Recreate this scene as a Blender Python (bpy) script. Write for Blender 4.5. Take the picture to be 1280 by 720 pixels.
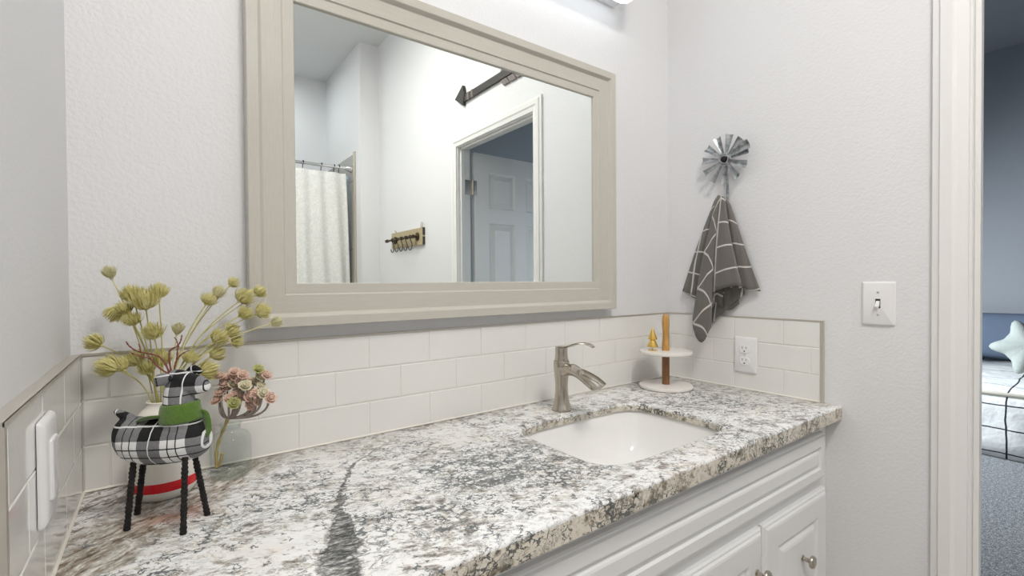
import bpy, bmesh, math, random
from mathutils import Vector, Matrix, noise
random.seed(7)
for o in list(bpy.data.objects): bpy.data.objects.remove(o)
SC = bpy.context.scene
COL = SC.collection
PI = math.pi
H = 0.85                     # counter top above the floor
V = Vector

# ------------------------------------------------------------------ camera
CAM = V((0.1114, -1.0853, 0.3548 + H))
YAW, PITCH, ROLL, F = 0.6354, -0.013275, -0.006897, 594.75
fw = V((math.sin(YAW) * math.cos(PITCH), math.cos(YAW) * math.cos(PITCH), math.sin(PITCH)))
r0 = fw.cross(V((0, 0, 1))).normalized(); u0 = r0.cross(fw)
RT = math.cos(ROLL) * r0 + math.sin(ROLL) * u0
UP = -math.sin(ROLL) * r0 + math.cos(ROLL) * u0
cd = bpy.data.cameras.new('camera'); cam = bpy.data.objects.new('camera', cd); COL.objects.link(cam)
cd.sensor_width = 36; cd.lens = F * 36 / 1280; cd.clip_start = 0.01
m = Matrix((RT, UP, -fw)).transposed().to_4x4(); m.translation = CAM
cam.matrix_world = m; SC.camera = cam

# ------------------------------------------------------------------ light
SC.view_settings.view_transform = 'Standard'; SC.view_settings.look = 'None'
SC.view_settings.gamma = 1; SC.view_settings.use_curve_mapping = False
SC.view_settings.exposure = 0.21
w = bpy.data.worlds.new('world'); SC.world = w; w.use_nodes = True
w.node_tree.nodes['Background'].inputs[0].default_value = (0.55, 0.7, 1, 1)
w.node_tree.nodes['Background'].inputs[1].default_value = 1.0
VANITY_EMIT = 2.1

def area(name, loc, rot, sx, sy, power, col):
    l = bpy.data.lights.new(name, 'AREA'); l.shape = 'RECTANGLE'; l.size = sx; l.size_y = sy
    l.energy = power; l.color = col
    o = bpy.data.objects.new(name, l); o.location = loc; o.rotation_euler = rot; COL.objects.link(o); return o
area('bathroom_fill_light', (0.50, -1.65, 3.14), (0, 0, 0), 0.50, 0.50, 30, (1, 0.965, 0.92))  # fill light added under the ceiling, out of view
area('shower_area_light', (0.75, -3.5, 3.2), (0, 0, 0), 0.2, 0.2, 6, (0.93, 0.97, 1))  # small area light over the tub alcove, no fixture modelled
bl_ = area('bedroom_fill_light', (3.8, 1.50, 1.6), (0, 0, 0), 1.5, 1.2, 66, (0.86, 0.93, 1))  # fill added for the bed, set at an invented opening and aimed
bl_.rotation_euler = V((.75, -2.0, -1.05)).to_track_quat('-Z', 'Y').to_euler(); bl_.data.spread = 2.0

# ------------------------------------------------------------------ helpers
def at(px, py, ax, val):
    d = RT * ((px - 640) / F) - UP * ((py - 360) / F) + fw
    return CAM + d * ((val - CAM[ax]) / d[ax])
def atd(px, py, depth):
    return CAM + depth * (RT * ((px - 640) / F) - UP * ((py - 360) / F) + fw)

def obj(name, bm, mat, parent=None, smooth=False, bevel=0, loc=None, subsurf=0, auto=None):
    me = bpy.data.meshes.new(name)
    bmesh.ops.recalc_face_normals(bm, faces=bm.faces)
    bm.to_mesh(me); bm.free()
    o = bpy.data.objects.new(name, me); COL.objects.link(o)
    for mm in (mat if isinstance(mat, (list, tuple)) else [mat]): me.materials.append(mm)
    if smooth:
        for p in me.polygons: p.use_smooth = True
    if auto is not None:
        me.set_sharp_from_angle(angle=math.radians(auto))
    if bevel:
        b = o.modifiers.new('bevel', 'BEVEL'); b.width = bevel; b.segments = 2; b.limit_method = 'ANGLE'; b.angle_limit = 0.7
        b.harden_normals = False
    if subsurf:
        s = o.modifiers.new('sub', 'SUBSURF'); s.levels = subsurf; s.render_levels = subsurf
    if parent: o.parent = parent
    if loc is not None: o.location = loc
    return o
def tag(o, label, cat, group=None):
    o['label'] = label; o['category'] = cat
    if group: o['group'] = group
    return o
def thing(name, label, cat, loc=(0, 0, 0), rz=0, group=None):
    o = bpy.data.objects.new(name, None); COL.objects.link(o); o.empty_display_size = 0.05
    o.location = loc; o.rotation_euler = (0, 0, rz)
    return tag(o, label, cat, group)
def struct(name, bm, mat, **k):
    o = obj(name, bm, mat, **k); o['kind'] = 'structure'; return o
def B(): return bmesh.new()
def box(bm, a, b):
    x0, x1 = sorted((a[0], b[0])); y0, y1 = sorted((a[1], b[1])); z0, z1 = sorted((a[2], b[2]))
    v = [bm.verts.new(p) for p in ((x0, y0, z0), (x1, y0, z0), (x1, y1, z0), (x0, y1, z0), (x0, y0, z1), (x1, y0, z1), (x1, y1, z1), (x0, y1, z1))]
    for f in ((0, 3, 2, 1), (4, 5, 6, 7), (0, 1, 5, 4), (1, 2, 6, 5), (2, 3, 7, 6), (3, 0, 4, 7)): bm.faces.new([v[i] for i in f])
    return v
def loft(bm, loops, close=True, cap0=True, cap1=True, mi=0):
    rows = [[bm.verts.new(p) for p in L] for L in loops]
    n = len(rows[0])
    for a, b in zip(rows, rows[1:]):
        for i in range(n if close else n - 1):
            j = (i + 1) % n
            f = bm.faces.new((a[i], a[j], b[j], b[i])); f.material_index = mi
    if close and cap0: bm.faces.new(rows[0][::-1]).material_index = mi
    if close and cap1: bm.faces.new(rows[-1]).material_index = mi
    return rows
def lathe(bm, prof, n=40, c=(0, 0, 0), caps=(True, True)):
    c = V(c)
    return loft(bm, [[c + V((r * math.cos(2 * PI * i / n), r * math.sin(2 * PI * i / n), z)) for i in range(n)] for r, z in prof], cap0=caps[0], cap1=caps[1])
def tube(bm, pts, rad, n=8, caps=True, flat=1.0):
    pts = [V(p) for p in pts]; N = len(pts)
    if not isinstance(rad, (list, tuple)): rad = [rad] * N
    t0 = (pts[1] - pts[0]).normalized()
    ref = V((0, 0, 1)) if abs(t0.z) < .9 else V((1, 0, 0))
    nrm = t0.cross(ref).normalized(); loops = []
    for i, p in enumerate(pts):
        t = (pts[min(i + 1, N - 1)] - pts[max(i - 1, 0)]).normalized()
        nrm = (nrm - t * nrm.dot(t)).normalized(); bn = t.cross(nrm)
        loops.append([p + (nrm * math.cos(2 * PI * k / n) + bn * math.sin(2 * PI * k / n) * flat) * rad[i] for k in range(n)])
    return loft(bm, loops, cap0=caps, cap1=caps)
def smooth_path(pts, sub=6):
    pts = [V(p) for p in pts]; P = [pts[0] * 2 - pts[1]] + pts + [pts[-1] * 2 - pts[-2]]; out = []
    for i in range(1, len(P) - 2):
        a, b, c, d = P[i - 1:i + 3]
        for k in range(sub):
            t = k / sub
            out.append(0.5 * ((2 * b) + (c - a) * t + (2 * a - 5 * b + 4 * c - d) * t * t + (3 * b - a - 3 * c + d) * t ** 3))
    out.append(pts[-1]); return out
def superell(cx, cy, a, b, z, n=64, e=4.0):
    L = []
    for i in range(n):
        t = 2 * PI * i / n; c, s = math.cos(t), math.sin(t)
        L.append(V((cx + a * math.copysign(abs(c) ** (2 / e), c), cy + b * math.copysign(abs(s) ** (2 / e), s), z)))
    return L
def panel(bm, x0, x1, z0, z1, y, loops, sgn=-1):
    """nested rectangles in an XZ plane: (inset, height) going towards sgn*Y"""
    R = []
    for ins, h in loops:
        R.append([V((x0 + ins, y + sgn * h, z0 + ins)), V((x1 - ins, y + sgn * h, z0 + ins)), V((x1 - ins, y + sgn * h, z1 - ins)), V((x0 + ins, y + sgn * h, z1 - ins))])
    loft(bm, R, cap0=False)

# ------------------------------------------------------------------ materials
class NT:
    def __init__(s, name):
        s.m = bpy.data.materials.new(name); s.m.use_nodes = True; s.t = s.m.node_tree
        s.p = s.t.nodes['Principled BSDF']
    def n(s, typ, **k):
        nd = s.t.nodes.new(typ)
        for a, b in k.items():
            if a.startswith('i_'):
                key = a[2:]; key = int(key) if key.isdigit() else key.replace('_', ' ')
                if isinstance(b, bpy.types.NodeSocket): s.t.links.new(b, nd.inputs[key])
                else: nd.inputs[key].default_value = b
            else: setattr(nd, a, b)
        return nd
    def math(s, op, a, b=None, c=None, clamp=False):
        nd = s.t.nodes.new('ShaderNodeMath'); nd.operation = op; nd.use_clamp = clamp
        for i, x in enumerate((a, b, c)):
            if x is None: continue
            if isinstance(x, bpy.types.NodeSocket): s.t.links.new(x, nd.inputs[i])
            else: nd.inputs[i].default_value = x
        return nd.outputs[0]
    def mix(s, f, a, b, mode='MIX'):
        nd = s.t.nodes.new('ShaderNodeMix'); nd.data_type = 'RGBA'; nd.blend_type = mode
        for i, x in ((0, f), (6, a), (7, b)):
            if isinstance(x, bpy.types.NodeSocket): s.t.links.new(x, nd.inputs[i])
            elif i: nd.inputs[i].default_value = (*x, 1)
            else: nd.inputs[i].default_value = x
        return nd.outputs[2]
    def ramp(s, f, stops):
        nd = s.t.nodes.new('ShaderNodeValToRGB'); s.t.links.new(f, nd.inputs[0]); e = nd.color_ramp.elements
        while len(e) > 1: e.remove(e[-1])
        for i, (pos, c) in enumerate(stops):
            el = e[0] if i == 0 else e.new(pos)
            el.position = pos; el.color = (c, c, c, 1) if not isinstance(c, tuple) else (*c, 1)
        return nd.outputs[0]
    def noise(s, vec, scale, detail=4, rough=.5, dist=0):
        return s.n('ShaderNodeTexNoise', i_Vector=vec, i_Scale=scale, i_Detail=detail, i_Roughness=rough, i_Distortion=dist).outputs[0]
    def coord(s): return s.n('ShaderNodeTexCoord').outputs['Object']
    def mapping(s, vec, loc=(0, 0, 0), rot=(0, 0, 0), sc=(1, 1, 1)):
        return s.n('ShaderNodeMapping', i_Vector=vec, i_Location=loc, i_Rotation=rot, i_Scale=sc).outputs[0]
    def sep(s, vec): return s.n('ShaderNodeSeparateXYZ', i_0=vec).outputs
    def set(s, **k):
        for a, b in k.items():
            key = a.replace('_', ' ')
            if isinstance(b, bpy.types.NodeSocket): s.t.links.new(b, s.p.inputs[key])
            elif key == 'Base Color' or key.endswith('Tint') or key == 'Emission Color': s.p.inputs[key].default_value = (*b, 1)
            else: s.p.inputs[key].default_value = b
        return s
    def bump(s, h, strength=.5, dist=.001):
        s.t.links.new(s.n('ShaderNodeBump', i_Height=h, i_Strength=strength, i_Distance=dist).outputs[0], s.p.inputs['Normal']); return s
def simple(name, col, rough=.5, metal=0, nscale=0, namt=.06, bump=0, bscale=200, bdist=.001, **k):
    t = NT(name); c = t.coord()
    if nscale:
        f = t.noise(c, nscale, 4)
        lo = tuple(max(0, x * (1 - namt)) for x in col); hi = tuple(min(1, x * (1 + namt)) for x in col)
        t.set(Base_Color=t.mix(f, lo, hi))
    else: t.set(Base_Color=col)
    t.set(Roughness=rough, Metallic=metal, **k)
    if bump: t.bump(t.noise(c, bscale, 3), bump, bdist)
    return t.m

def wallpaint(name, col, bs=.3):
    t = NT(name); c = t.coord()
    t.set(Base_Color=t.mix(t.noise(c, 3, 3), tuple(x * .985 for x in col), col), Roughness=.55)
    a = t.noise(c, 150, 2, .5); 
    t.bump(t.ramp(a, [(.35, 0.0), (.62, 1.0)]), bs, .0012); return t.m
M = {}
M['wall'] = wallpaint('wall_paint', (.785, .785, .795))
M['wall_smooth'] = wallpaint('wall_paint_side', (.785, .785, .795), .09)
M['ceil'] = wallpaint('ceiling_paint', (.72, .73, .73))
M['bedwall'] = wallpaint('bedroom_paint_dimmed', (.33, .35, .375))  # white walls toned grey-blue: dim bedroom light put into the colour
M['trim'] = simple('trim_paint', (.84, .83, .81), .3, nscale=6, namt=.01)
M['tile'] = simple('glazed_tile', (.83, .82, .79), .07, nscale=9, namt=.015, bump=.12, bscale=14, bdist=.004)
M['grout'] = simple('grout', (.80, .77, .71), .8, nscale=60, bump=.3)
M['caulk'] = simple('cream_caulk', (.83, .79, .70), .5)
M['tmetal'] = simple('trim_metal', (.60, .56, .50), .35, .6, nscale=40, namt=.05)
M['nickel'] = simple('brushed_nickel', (.50, .455, .39), .22, 1, nscale=60, namt=.04)
M['chrome'] = simple('chrome', (.8, .8, .8), .1, 1)
M['cab'] = simple('cabinet_paint', (.80, .80, .80), .33, nscale=5, namt=.01)
M['porcelain'] = simple('porcelain', (.90, .895, .875), .06, nscale=4, namt=.01)
M['plastic'] = simple('white_plastic', (.82, .81, .81), .28)
M['slot'] = simple('dark_slot', (.03, .03, .03), .6)
M['darkmetal'] = simple('dark_metal', (.035, .032, .03), .45, .8, nscale=80, namt=.3)
M['bronze'] = simple('aged_bronze', (.10, .07, .045), .45, .8, nscale=120, namt=.5)
M['galv'] = None
t = NT('galvanized_steel'); c = t.coord()
f = t.noise(c, 45, 5, .65)
t.set(Base_Color=t.ramp(f, [(.3, (.08, .085, .09)), (.48, (.30, .32, .335)), (.7, (.56, .59, .60))]), Metallic=.75, Roughness=.38); t.bump(f, .3); M['galv'] = t.m
# greige painted wood of the mirror frame; grain along the member
def wood(name, c0, c1, rough, sc):
    t = NT(name); c = t.mapping(t.coord(), sc=sc); f = t.noise(c, 9, 6, .62, .2)
    t.set(Base_Color=t.ramp(f, [(.3, c0), (.7, c1)]), Roughness=rough); t.bump(f, .15, .0005); return t.m
M['frame_h'] = wood('frame_grain_along', (.535, .51, .45), (.585, .56, .50), .22, (3, 60, 60))
M['frame_v'] = wood('frame_grain_up', (.535, .51, .45), (.585, .56, .50), .22, (60, 60, 3))
M['oak'] = wood('honey_oak', (.42, .21, .05), (.62, .36, .11), .4, (30, 30, 3))
M['walnut'] = wood('brown_wood', (.17, .07, .025), (.32, .15, .06), .45, (30, 30, 3))
M['board'] = wood('pale_board', (.36, .29, .16), (.56, .47, .30), .6, (30, 4, 30))
M['arrow_dark'] = wood('arrow_dark_wood', (.022, .02, .018), (.06, .05, .045), .6, (30, 4, 30))
M['arrow_grey'] = wood('arrow_grey_wood', (.12, .10, .09), (.24, .21, .19), .6, (30, 4, 30))
M['gold'] = simple('gold', (.85, .58, .16), .14, 1)
M['marble'] = simple('white_tray', (.84, .80, .76), .25, nscale=8, namt=.03)
t = NT('mirror_glass'); t.set(Base_Color=(.90, .935, .915), Metallic=1, Roughness=0.0); M['mirror'] = t.m

def glass_mat(name, tint, rough=0):
    t = NT(name); tr = t.n('ShaderNodeBsdfTransparent', i_Color=(*tint, 1)); gl = t.n('ShaderNodeBsdfGlossy', i_Roughness=.02)
    fc = t.n('ShaderNodeLayerWeight', i_Blend=.5).outputs['Facing']; fq = t.math('ADD', t.math('MULTIPLY', t.math('POWER', fc, 2.6), .42), .035)
    mx = t.n('ShaderNodeMixShader', i_0=fq, i_1=tr.outputs[0], i_2=gl.outputs[0])
    t.t.links.new(mx.outputs[0], t.t.nodes['Material Output'].inputs[0]); return t.m
M['glass'] = glass_mat('clear_glass', (.95, .975, .965))

# granite
def granite():
    t = NT('granite'); C = t.coord()
    wv = t.n('ShaderNodeTexNoise', i_Vector=C, i_Scale=9.0, i_Detail=4.0)
    warp = t.n('ShaderNodeVectorMath', operation='SCALE', i_0=wv.outputs['Color'], i_Scale=.045).outputs[0]
    Cw = t.n('ShaderNodeVectorMath', operation='ADD', i_0=C, i_1=warp).outputs[0]
    D = t.mapping(t.mapping(Cw, rot=(0, 0, .55)), sc=(1, 1.55, 1.3))      # crystals run along a diagonal of the slab
    X, Y, Z = t.sep(C)
    def blob(cx, cy, rx, ry, pw=1.0):
        dx = t.math('DIVIDE', t.math('SUBTRACT', X, cx), rx); dy = t.math('DIVIDE', t.math('SUBTRACT', Y, cy), ry)
        d = t.math('SQRT', t.math('ADD', t.math('MULTIPLY', dx, dx), t.math('MULTIPLY', dy, dy)))
        d = t.math('ADD', d, t.math('MULTIPLY', t.math('SUBTRACT', t.noise(Cw, 14, 4, .6), .5), 1.2))
        return t.math('MULTIPLY', t.math('SUBTRACT', 1.25, d, clamp=True), pw, clamp=True)
    big = t.noise(t.mapping(Cw, loc=(7, 3, 0), rot=(0, 0, .5), sc=(1, 1.5, 1)), 9, 3, .6)
    mottle = t.math('SUBTRACT', t.noise(D, 46, 7, .76), t.math('MULTIPLY', t.math('SUBTRACT', big, .53), .40))
    base = t.ramp(mottle, [(.34, (.20, .18, .165)), (.42, (.44, .41, .37)), (.47, (.70, .685, .655)), (.51, (.87, .87, .86)), (.75, (.92, .92, .92))])
    cream = t.ramp(t.noise(t.mapping(C, loc=(3, 1, 0)), 10, 4, .6), [(.53, 0.0), (.66, .45)])
    base = t.mix(cream, base, (.82, .76, .69))
    clus = t.ramp(t.noise(t.mapping(Cw, loc=(1.3, .2, 0)), 6, 3, .55), [(.38, .1), (.62, 1.0)])
    g = t.math('MAXIMUM', blob(.64, -.32, .18, .13, 1.5), t.math('MAXIMUM', blob(.55, -.35, .1, .08, 1.2), t.math('MAXIMUM', blob(1.42, -.33, .22, .2, .75), blob(.70, -.44, .12, .07, 1.1))))
    dens = t.math('MAXIMUM', t.math('MAXIMUM', t.math('MULTIPLY', clus, .62), t.math('MULTIPLY', t.math('LESS_THAN', Z, H - .004), t.math('MULTIPLY', clus, .95))), g, clamp=True)
    fl = t.noise(t.mapping(D, loc=(5, 2, 1)), 60, 6, .78, .4)
    thr = t.math('SUBTRACT', .662, t.math('MULTIPLY', dens, .105))
    fm = t.math('MULTIPLY', t.math('SUBTRACT', fl, thr), 30, clamp=True)
    fcol = t.mix(t.noise(Cw, 30, 2), (.03, .04, .045), (.22, .24, .25))
    col = t.mix(t.math('MULTIPLY', fm, .92), base, fcol)
    fw_ = t.n('ShaderNodeTexNoise', i_Vector=C, i_Scale=55.0, i_Detail=4.0, i_Roughness=.7)
    fws = t.n('ShaderNodeVectorMath', operation='SCALE', i_0=fw_.outputs['Color'], i_Scale=.022).outputs[0]
    C2 = t.n('ShaderNodeVectorMath', operation='ADD', i_0=t.mapping(t.mapping(C, rot=(0, 0, .5)), sc=(1, 1.5, 1.5)), i_1=fws).outputs[0]
    vo_ = t.n('ShaderNodeTexVoronoi', i_Vector=C2, i_Scale=66.0); vo_.feature = 'DISTANCE_TO_EDGE'
    tw_ = t.math('SUBTRACT', t.noise(t.mapping(C, loc=(4, 4, 4)), 42, 4, .7), t.math('SUBTRACT', .565, t.math('MULTIPLY', dens, .17)))
    ck = t.math('MULTIPLY', t.math('SUBTRACT', t.math('MULTIPLY', tw_, 1.0), vo_.outputs['Distance']), 26, clamp=True)
    col = t.mix(t.math('MULTIPLY', ck, .9), col, t.mix(t.noise(C, 60, 2), (.03, .04, .045), (.20, .22, .23)))
    rv = t.math('ABSOLUTE', t.math('SUBTRACT', t.noise(t.mapping(Cw, rot=(0, 0, .5), sc=(1, 1.6, 1)), 24, 6, .68, .8), .5))
    vm = t.math('SUBTRACT', 1.3, t.math('MULTIPLY', rv, 38), clamp=True)
    vmask = t.ramp(t.noise(C, 12, 3), [(.46, 0.0), (.60, .9)])
    vm = t.math('MULTIPLY', vm, t.math('MAXIMUM', vmask, dens), clamp=True)
    col = t.mix(t.math('MULTIPLY', vm, .82), col, (.11, .125, .13))
    sp = t.math('MULTIPLY', t.math('SUBTRACT', t.noise(t.mapping(D, loc=(9, 9, 9)), 70, 4, .62), .66), 22, clamp=True)
    col = t.mix(sp, col, (.022, .022, .025))
    # tan, brown and grey-green band across the far corner of the slab
    wv_ = t.math('ADD', t.math('MULTIPLY', X, -.664), t.math('MULTIPLY', Y, .748))
    wv_ = t.math('ADD', wv_, t.math('MULTIPLY', t.math('SUBTRACT', t.noise(Cw, 11, 4, .6), .5), .09))
    db = t.math('DIVIDE', t.math('ABSOLUTE', t.math('ADD', wv_, .205)), t.math('SUBTRACT', .088, t.math('MULTIPLY', X, .16)))
    bm_ = t.math('MULTIPLY', t.math('SUBTRACT', 1.05, db), 3.0, clamp=True)
    bm_ = t.math('MULTIPLY', bm_, t.ramp(X, [(.24, 1.0), (.40, 0.0)]))
    R_ = t.mapping(t.mapping(Cw, rot=(0, 0, -.72)), sc=(1, 2.6, 1))
    bn = t.noise(R_, 42, 7, .76)
    bcol = t.ramp(bn, [(.36, (.05, .035, .028)), (.43, (.22, .165, .12)), (.49, (.38, .33, .27)), (.54, (.46, .435, .375)), (.60, (.85, .82, .77))])
    col = t.mix(t.math('MULTIPLY', bm_, t.ramp(t.noise(Cw, 22, 4, .6), [(.38, .15), (.50, .97)])), col, bcol)
    cs = t.math('MULTIPLY', t.math('GREATER_THAN', wv_, -.12), t.ramp(X, [(.16, 1.0), (.30, 0.0)]))
    col = t.mix(t.math('MULTIPLY', cs, t.ramp(t.noise(R_, 24, 6, .68), [(.50, 0.0), (.55, .9)])), col, (.14, .10, .075))
    pink = blob(.12, -.195, .06, .028, .9)
    col = t.mix(t.math('MULTIPLY', pink, t.ramp(bn, [(.42, .0), (.56, .85)])), col, (.50, .27, .19))
    # the big dark vein
    s = t.math('DIVIDE', Y, -.56)
    cx = t.ramp(s, [(.0, .66), (.125, .52), (.2625, .415), (.416, .367), (.582, .333), (.68, .318), (.777, .303), (.89, .279), (1.0, .262)])
    cx = t.math('ADD', cx, t.math('MULTIPLY', t.math('SUBTRACT', t.noise(C, 30, 6, .7), .5), .055))
    wd = t.ramp(s, [(.0, .0015), (.2, .0035), (.5, .005), (.6, .009), (.68, .017), (.78, .024), (1.0, .028)])
    wd = t.math('MULTIPLY', wd, t.math('ADD', .35, t.math('MULTIPLY', t.noise(t.mapping(C, loc=(2, 5, 0)), 38, 5, .7), 1.3)))
    dv = t.math('DIVIDE', t.math('ABSOLUTE', t.math('SUBTRACT', X, cx)), wd)
    vein = t.math('MULTIPLY', t.math('SUBTRACT', 1.15, dv), 3, clamp=True)
    vein = t.math('MULTIPLY', vein, t.math('MULTIPLY', t.math('SUBTRACT', -.045, Y), 18, clamp=True))
    vn = t.noise(t.mapping(Cw, rot=(0, 0, -1.2), sc=(1, 3.4, 1)), 55, 7, .76)
    vcol = t.ramp(vn, [(.38, (.02, .022, .022)), (.47, (.09, .095, .095)), (.53, (.22, .22, .21)), (.58, (.40, .39, .375)), (.64, (.8, .78, .75))])
    vcol = t.mix(t.math('MULTIPLY', t.math('SUBTRACT', dv, .72), 6, clamp=True), vcol, (.035, .037, .037))
    col = t.mix(t.math('MULTIPLY', vein, .94), col, vcol)
    # slab edge: slightly tan stone, with warmer, weaker light painted into the tint
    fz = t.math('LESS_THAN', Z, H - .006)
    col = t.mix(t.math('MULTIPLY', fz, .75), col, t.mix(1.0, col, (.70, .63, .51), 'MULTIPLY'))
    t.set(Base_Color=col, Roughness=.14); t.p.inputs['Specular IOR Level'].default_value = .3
    return t.m
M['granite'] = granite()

# ------------------------------------------------------------------ structure
WX = 1.65; ZC = 3.245; DY0, DY1 = -.826, -1.60; DH = 1.215 + H; WT = 1.735
YE = -2.96
bm = B(); box(bm, (-.12, .009, 0), (WX + .0, .12, ZC)); struct('wall_back', bm, M['wall'])
bm = B(); box(bm, (-.12, .009, 0), (-.014, -3.98, ZC)); struct('wall_left', bm, M['wall_smooth'])
bm = B()
box(bm, (WX, .12, 0), (WT, DY0 + .02, ZC)); box(bm, (WX, DY0 + .02, DH + .02), (WT, DY1 - .02, ZC)); box(bm, (WX, DY1 - .02, 0), (WT, -3.98, ZC))
struct('wall_right', bm, M['wall'])
bm = B(); box(bm, (1.49, YE, 0), (WX, -3.98, ZC)); struct('wall_shower_side', bm, M['wall'])
bm = B(); box(bm, (-.12, -3.98, 0), (WT, -4.08, ZC)); struct('wall_shower_end', bm, M['wall'])
bm = B(); box(bm, (-.12, .12, ZC), (WT, -4.08, ZC + .1)); struct('ceiling', bm, M['ceil'])
t = NT('floor_vinyl'); c = t.coord(); br = t.n('ShaderNodeTexBrick', i_Vector=c, i_Scale=1.6, i_Color1=(.55, .50, .44, 1), i_Color2=(.50, .46, .40, 1), i_Mortar=(.3, .28, .25, 1), i_Mortar_Size=.006)
t.set(Base_Color=br.outputs[0], Roughness=.35); M['floor'] = t.m
bm = B(); box(bm, (-.12, .12, -.08), (WT - .03, -4.08, 0)); struct('floor', bm, M['floor'])
# bedroom shell
BX, BY0, BY1 = 6.15, 1.6, -3.6
t = NT('carpet'); c = t.coord(); f = t.noise(c, 190, 3, .7); g = t.noise(c, 60, 3, .6)
t.set(Base_Color=t.mix(t.math('MULTIPLY', t.math('ADD', f, g), .5), (.03, .035, .04), (.62, .63, .64)), Roughness=1)
t.t.nodes.remove(t.t.nodes[-1]) if False else None
col = t.ramp(t.math('ADD', t.math('MULTIPLY', f, .7), t.math('MULTIPLY', g, .3)), [(.38, (.07, .08, .09)), (.5, (.26, .27, .28)), (.62, (.62, .63, .64))])
t.set(Base_Color=col); t.bump(f, 1, .008); M['carpet'] = t.m
bm = B(); box(bm, (WT - .03, BY0, -.08), (BX + .1, BY1, 0)); struct('floor_bedroom', bm, M['carpet'])
bm = B(); box(bm, (WT, BY0, ZC), (BX + .1, BY1, ZC + .1)); struct('ceiling_bedroom', bm, M['bedwall'])
bm = B(); box(bm, (BX, BY0, 0), (BX + .1, BY1, ZC)); struct('wall_bedroom_far', bm, M['bedwall'])
bm = B(); box(bm, (WT, BY1 - .1, 0), (BX + .1, BY1, ZC)); struct('wall_bedroom_front', bm, M['bedwall'])
bm = B()
for a, b_ in (((WT, BY0, 0), (3.6, BY0 + .1, ZC)), ((5.2, BY0, 0), (BX + .1, BY0 + .1, ZC)), ((3.6, BY0, 0), (5.2, BY0 + .1, 1.05)), ((3.6, BY0, 2.45), (5.2, BY0 + .1, ZC))): box(bm, a, b_)
struct('wall_bedroom_back', bm, M['bedwall'])
bm = B(); box(bm, (WT - .01, .12, 0), (WT, BY0 + .1, ZC)); box(bm, (WT - .01, -3.98, 0), (WT, BY1, ZC)) if False else None
struct('wall_bedroom_near', bm, M['bedwall'])
bm = B()
for a, b_ in (((3.6, BY0 + .02, 1.05), (3.65, BY0 + .07, 2.45)), ((5.15, BY0 + .02, 1.05), (5.2, BY0 + .07, 2.45)), ((3.6, BY0 + .02, 1.05), (5.2, BY0 + .07, 1.1)), ((3.6, BY0 + .02, 2.4), (5.2, BY0 + .07, 2.45)), ((4.38, BY0 + .02, 1.1), (4.42, BY0 + .07, 2.4))): box(bm, a, b_)
struct('added_window_1', bm, M['trim'])  # invented out-of-view window framing the added bedroom fill

# door casing: a moulded profile mitred round the opening
PROF = [(0, 0), (0, .010), (.0115, .0125), (.0135, .0172), (.033, .0178), (.040, .0130), (.058, .0100), (.058, 0)]
PROF = [(a_ * 1.13, b_) for a_, b_ in PROF]
def casing(name, X, sg):
    bm = B(); y0, y1, z1 = DY0 + .005, DY1 - .005, DH + .005
    W = .0655; pts = []
    stations = [(y0, 0.0, 1, 0), (y0, z1, 1, 1), (y1, z1, -1, 1), (y1, 0.0, -1, 0)]
    loops = []
    for (y, z, sy, sz) in stations:
        loops.append([V((X + sg * d, y + sy * (W - o_), z + sz * (W - o_))) for o_, d in PROF])
    loft(bm, loops, close=True, cap0=True, cap1=True)
    return struct(name, bm, M['trim'])
casing('trim_1', WX, -1); casing('trim_2', WT, 1)
bm = B()
box(bm, (WX, DY0, 0), (WT, DY0 + .02, DH)); box(bm, (WX, DY1, 0), (WT, DY1 - .02, DH)); box(bm, (WX, DY0 + .02, DH), (WT, DY1 - .02, DH + .02))
sx0, sx1 = WX + .020, WX + .047
box(bm, (sx0, DY0, 0), (sx1, DY0 - .011, DH)); box(bm, (sx0, DY1, 0), (sx1, DY1 + .011, DH)); box(bm, (sx0, DY0, DH), (sx1, DY1, DH - .011))
struct('trim_3', bm, M['trim'], bevel=.0015)
bm = B()
for y0, y1 in ((DY1 - .064, YE), (-.56, DY0 + .064)): box(bm, (WX - .013, y0, 0), (WX, y1, .09))
struct('baseboard_right', bm, M['trim'], bevel=.003)
bm = B(); box(bm, (-.014, -.56, 0), (.004, YE, .09)); struct('baseboard_left', bm, M['trim'], bevel=.003)

# open bedroom door, swung a quarter turn into the bedroom
dw, dt_, dh = .765, .035, DH - .012
dfy = DY1 + .006; dx0 = WT + .036
d = struct('door_1', B(), M['trim'])
bpy.data.objects.remove(d)
bm = B()
fx = [0, .118, .118 + .218, .43, .43 + .218, dw]
zr = [.22, .78, .93, dh - .42, dh - .34, dh - .115]
x_cells = [(0, .115), (.115, .335), (.335, .43), (.43, .65), (.65, dw)]
z_cells = [(0.012, .23), (.23, .80), (.80, .95), (.95, dh - .455), (dh - .455, dh - .36), (dh - .36, dh - .115), (dh - .115, dh)]
for yf, sg in ((dfy, 1), (dfy - dt_, -1)):
    for i, (xa, xb) in enumerate(x_cells):
        for j, (za, zb) in enumerate(z_cells):
            if i in (1, 3) and j in (1, 3, 5):
                panel(bm, dx0 + xa, dx0 + xb, za, zb, yf, [(0, 0), (.006, -.004), (.012, -.009), (.020, -.009), (.045, -.002), (.047, -.001)], sg)
            else:
                bm.faces.new([bm.verts.new(p) for p in ((dx0 + xa, yf, za), (dx0 + xb, yf, za), (dx0 + xb, yf, zb), (dx0 + xa, yf, zb))])
for p in ([(dx0, dfy), (dx0, dfy - dt_)], [(dx0 + dw, dfy), (dx0 + dw, dfy - dt_)]):
    (xa, ya), (xb, yb) = p
    bm.faces.new([bm.verts.new(q) for q in ((xa, ya, .012), (xb, yb, .012), (xb, yb, dh), (xa, ya, dh))])
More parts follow.
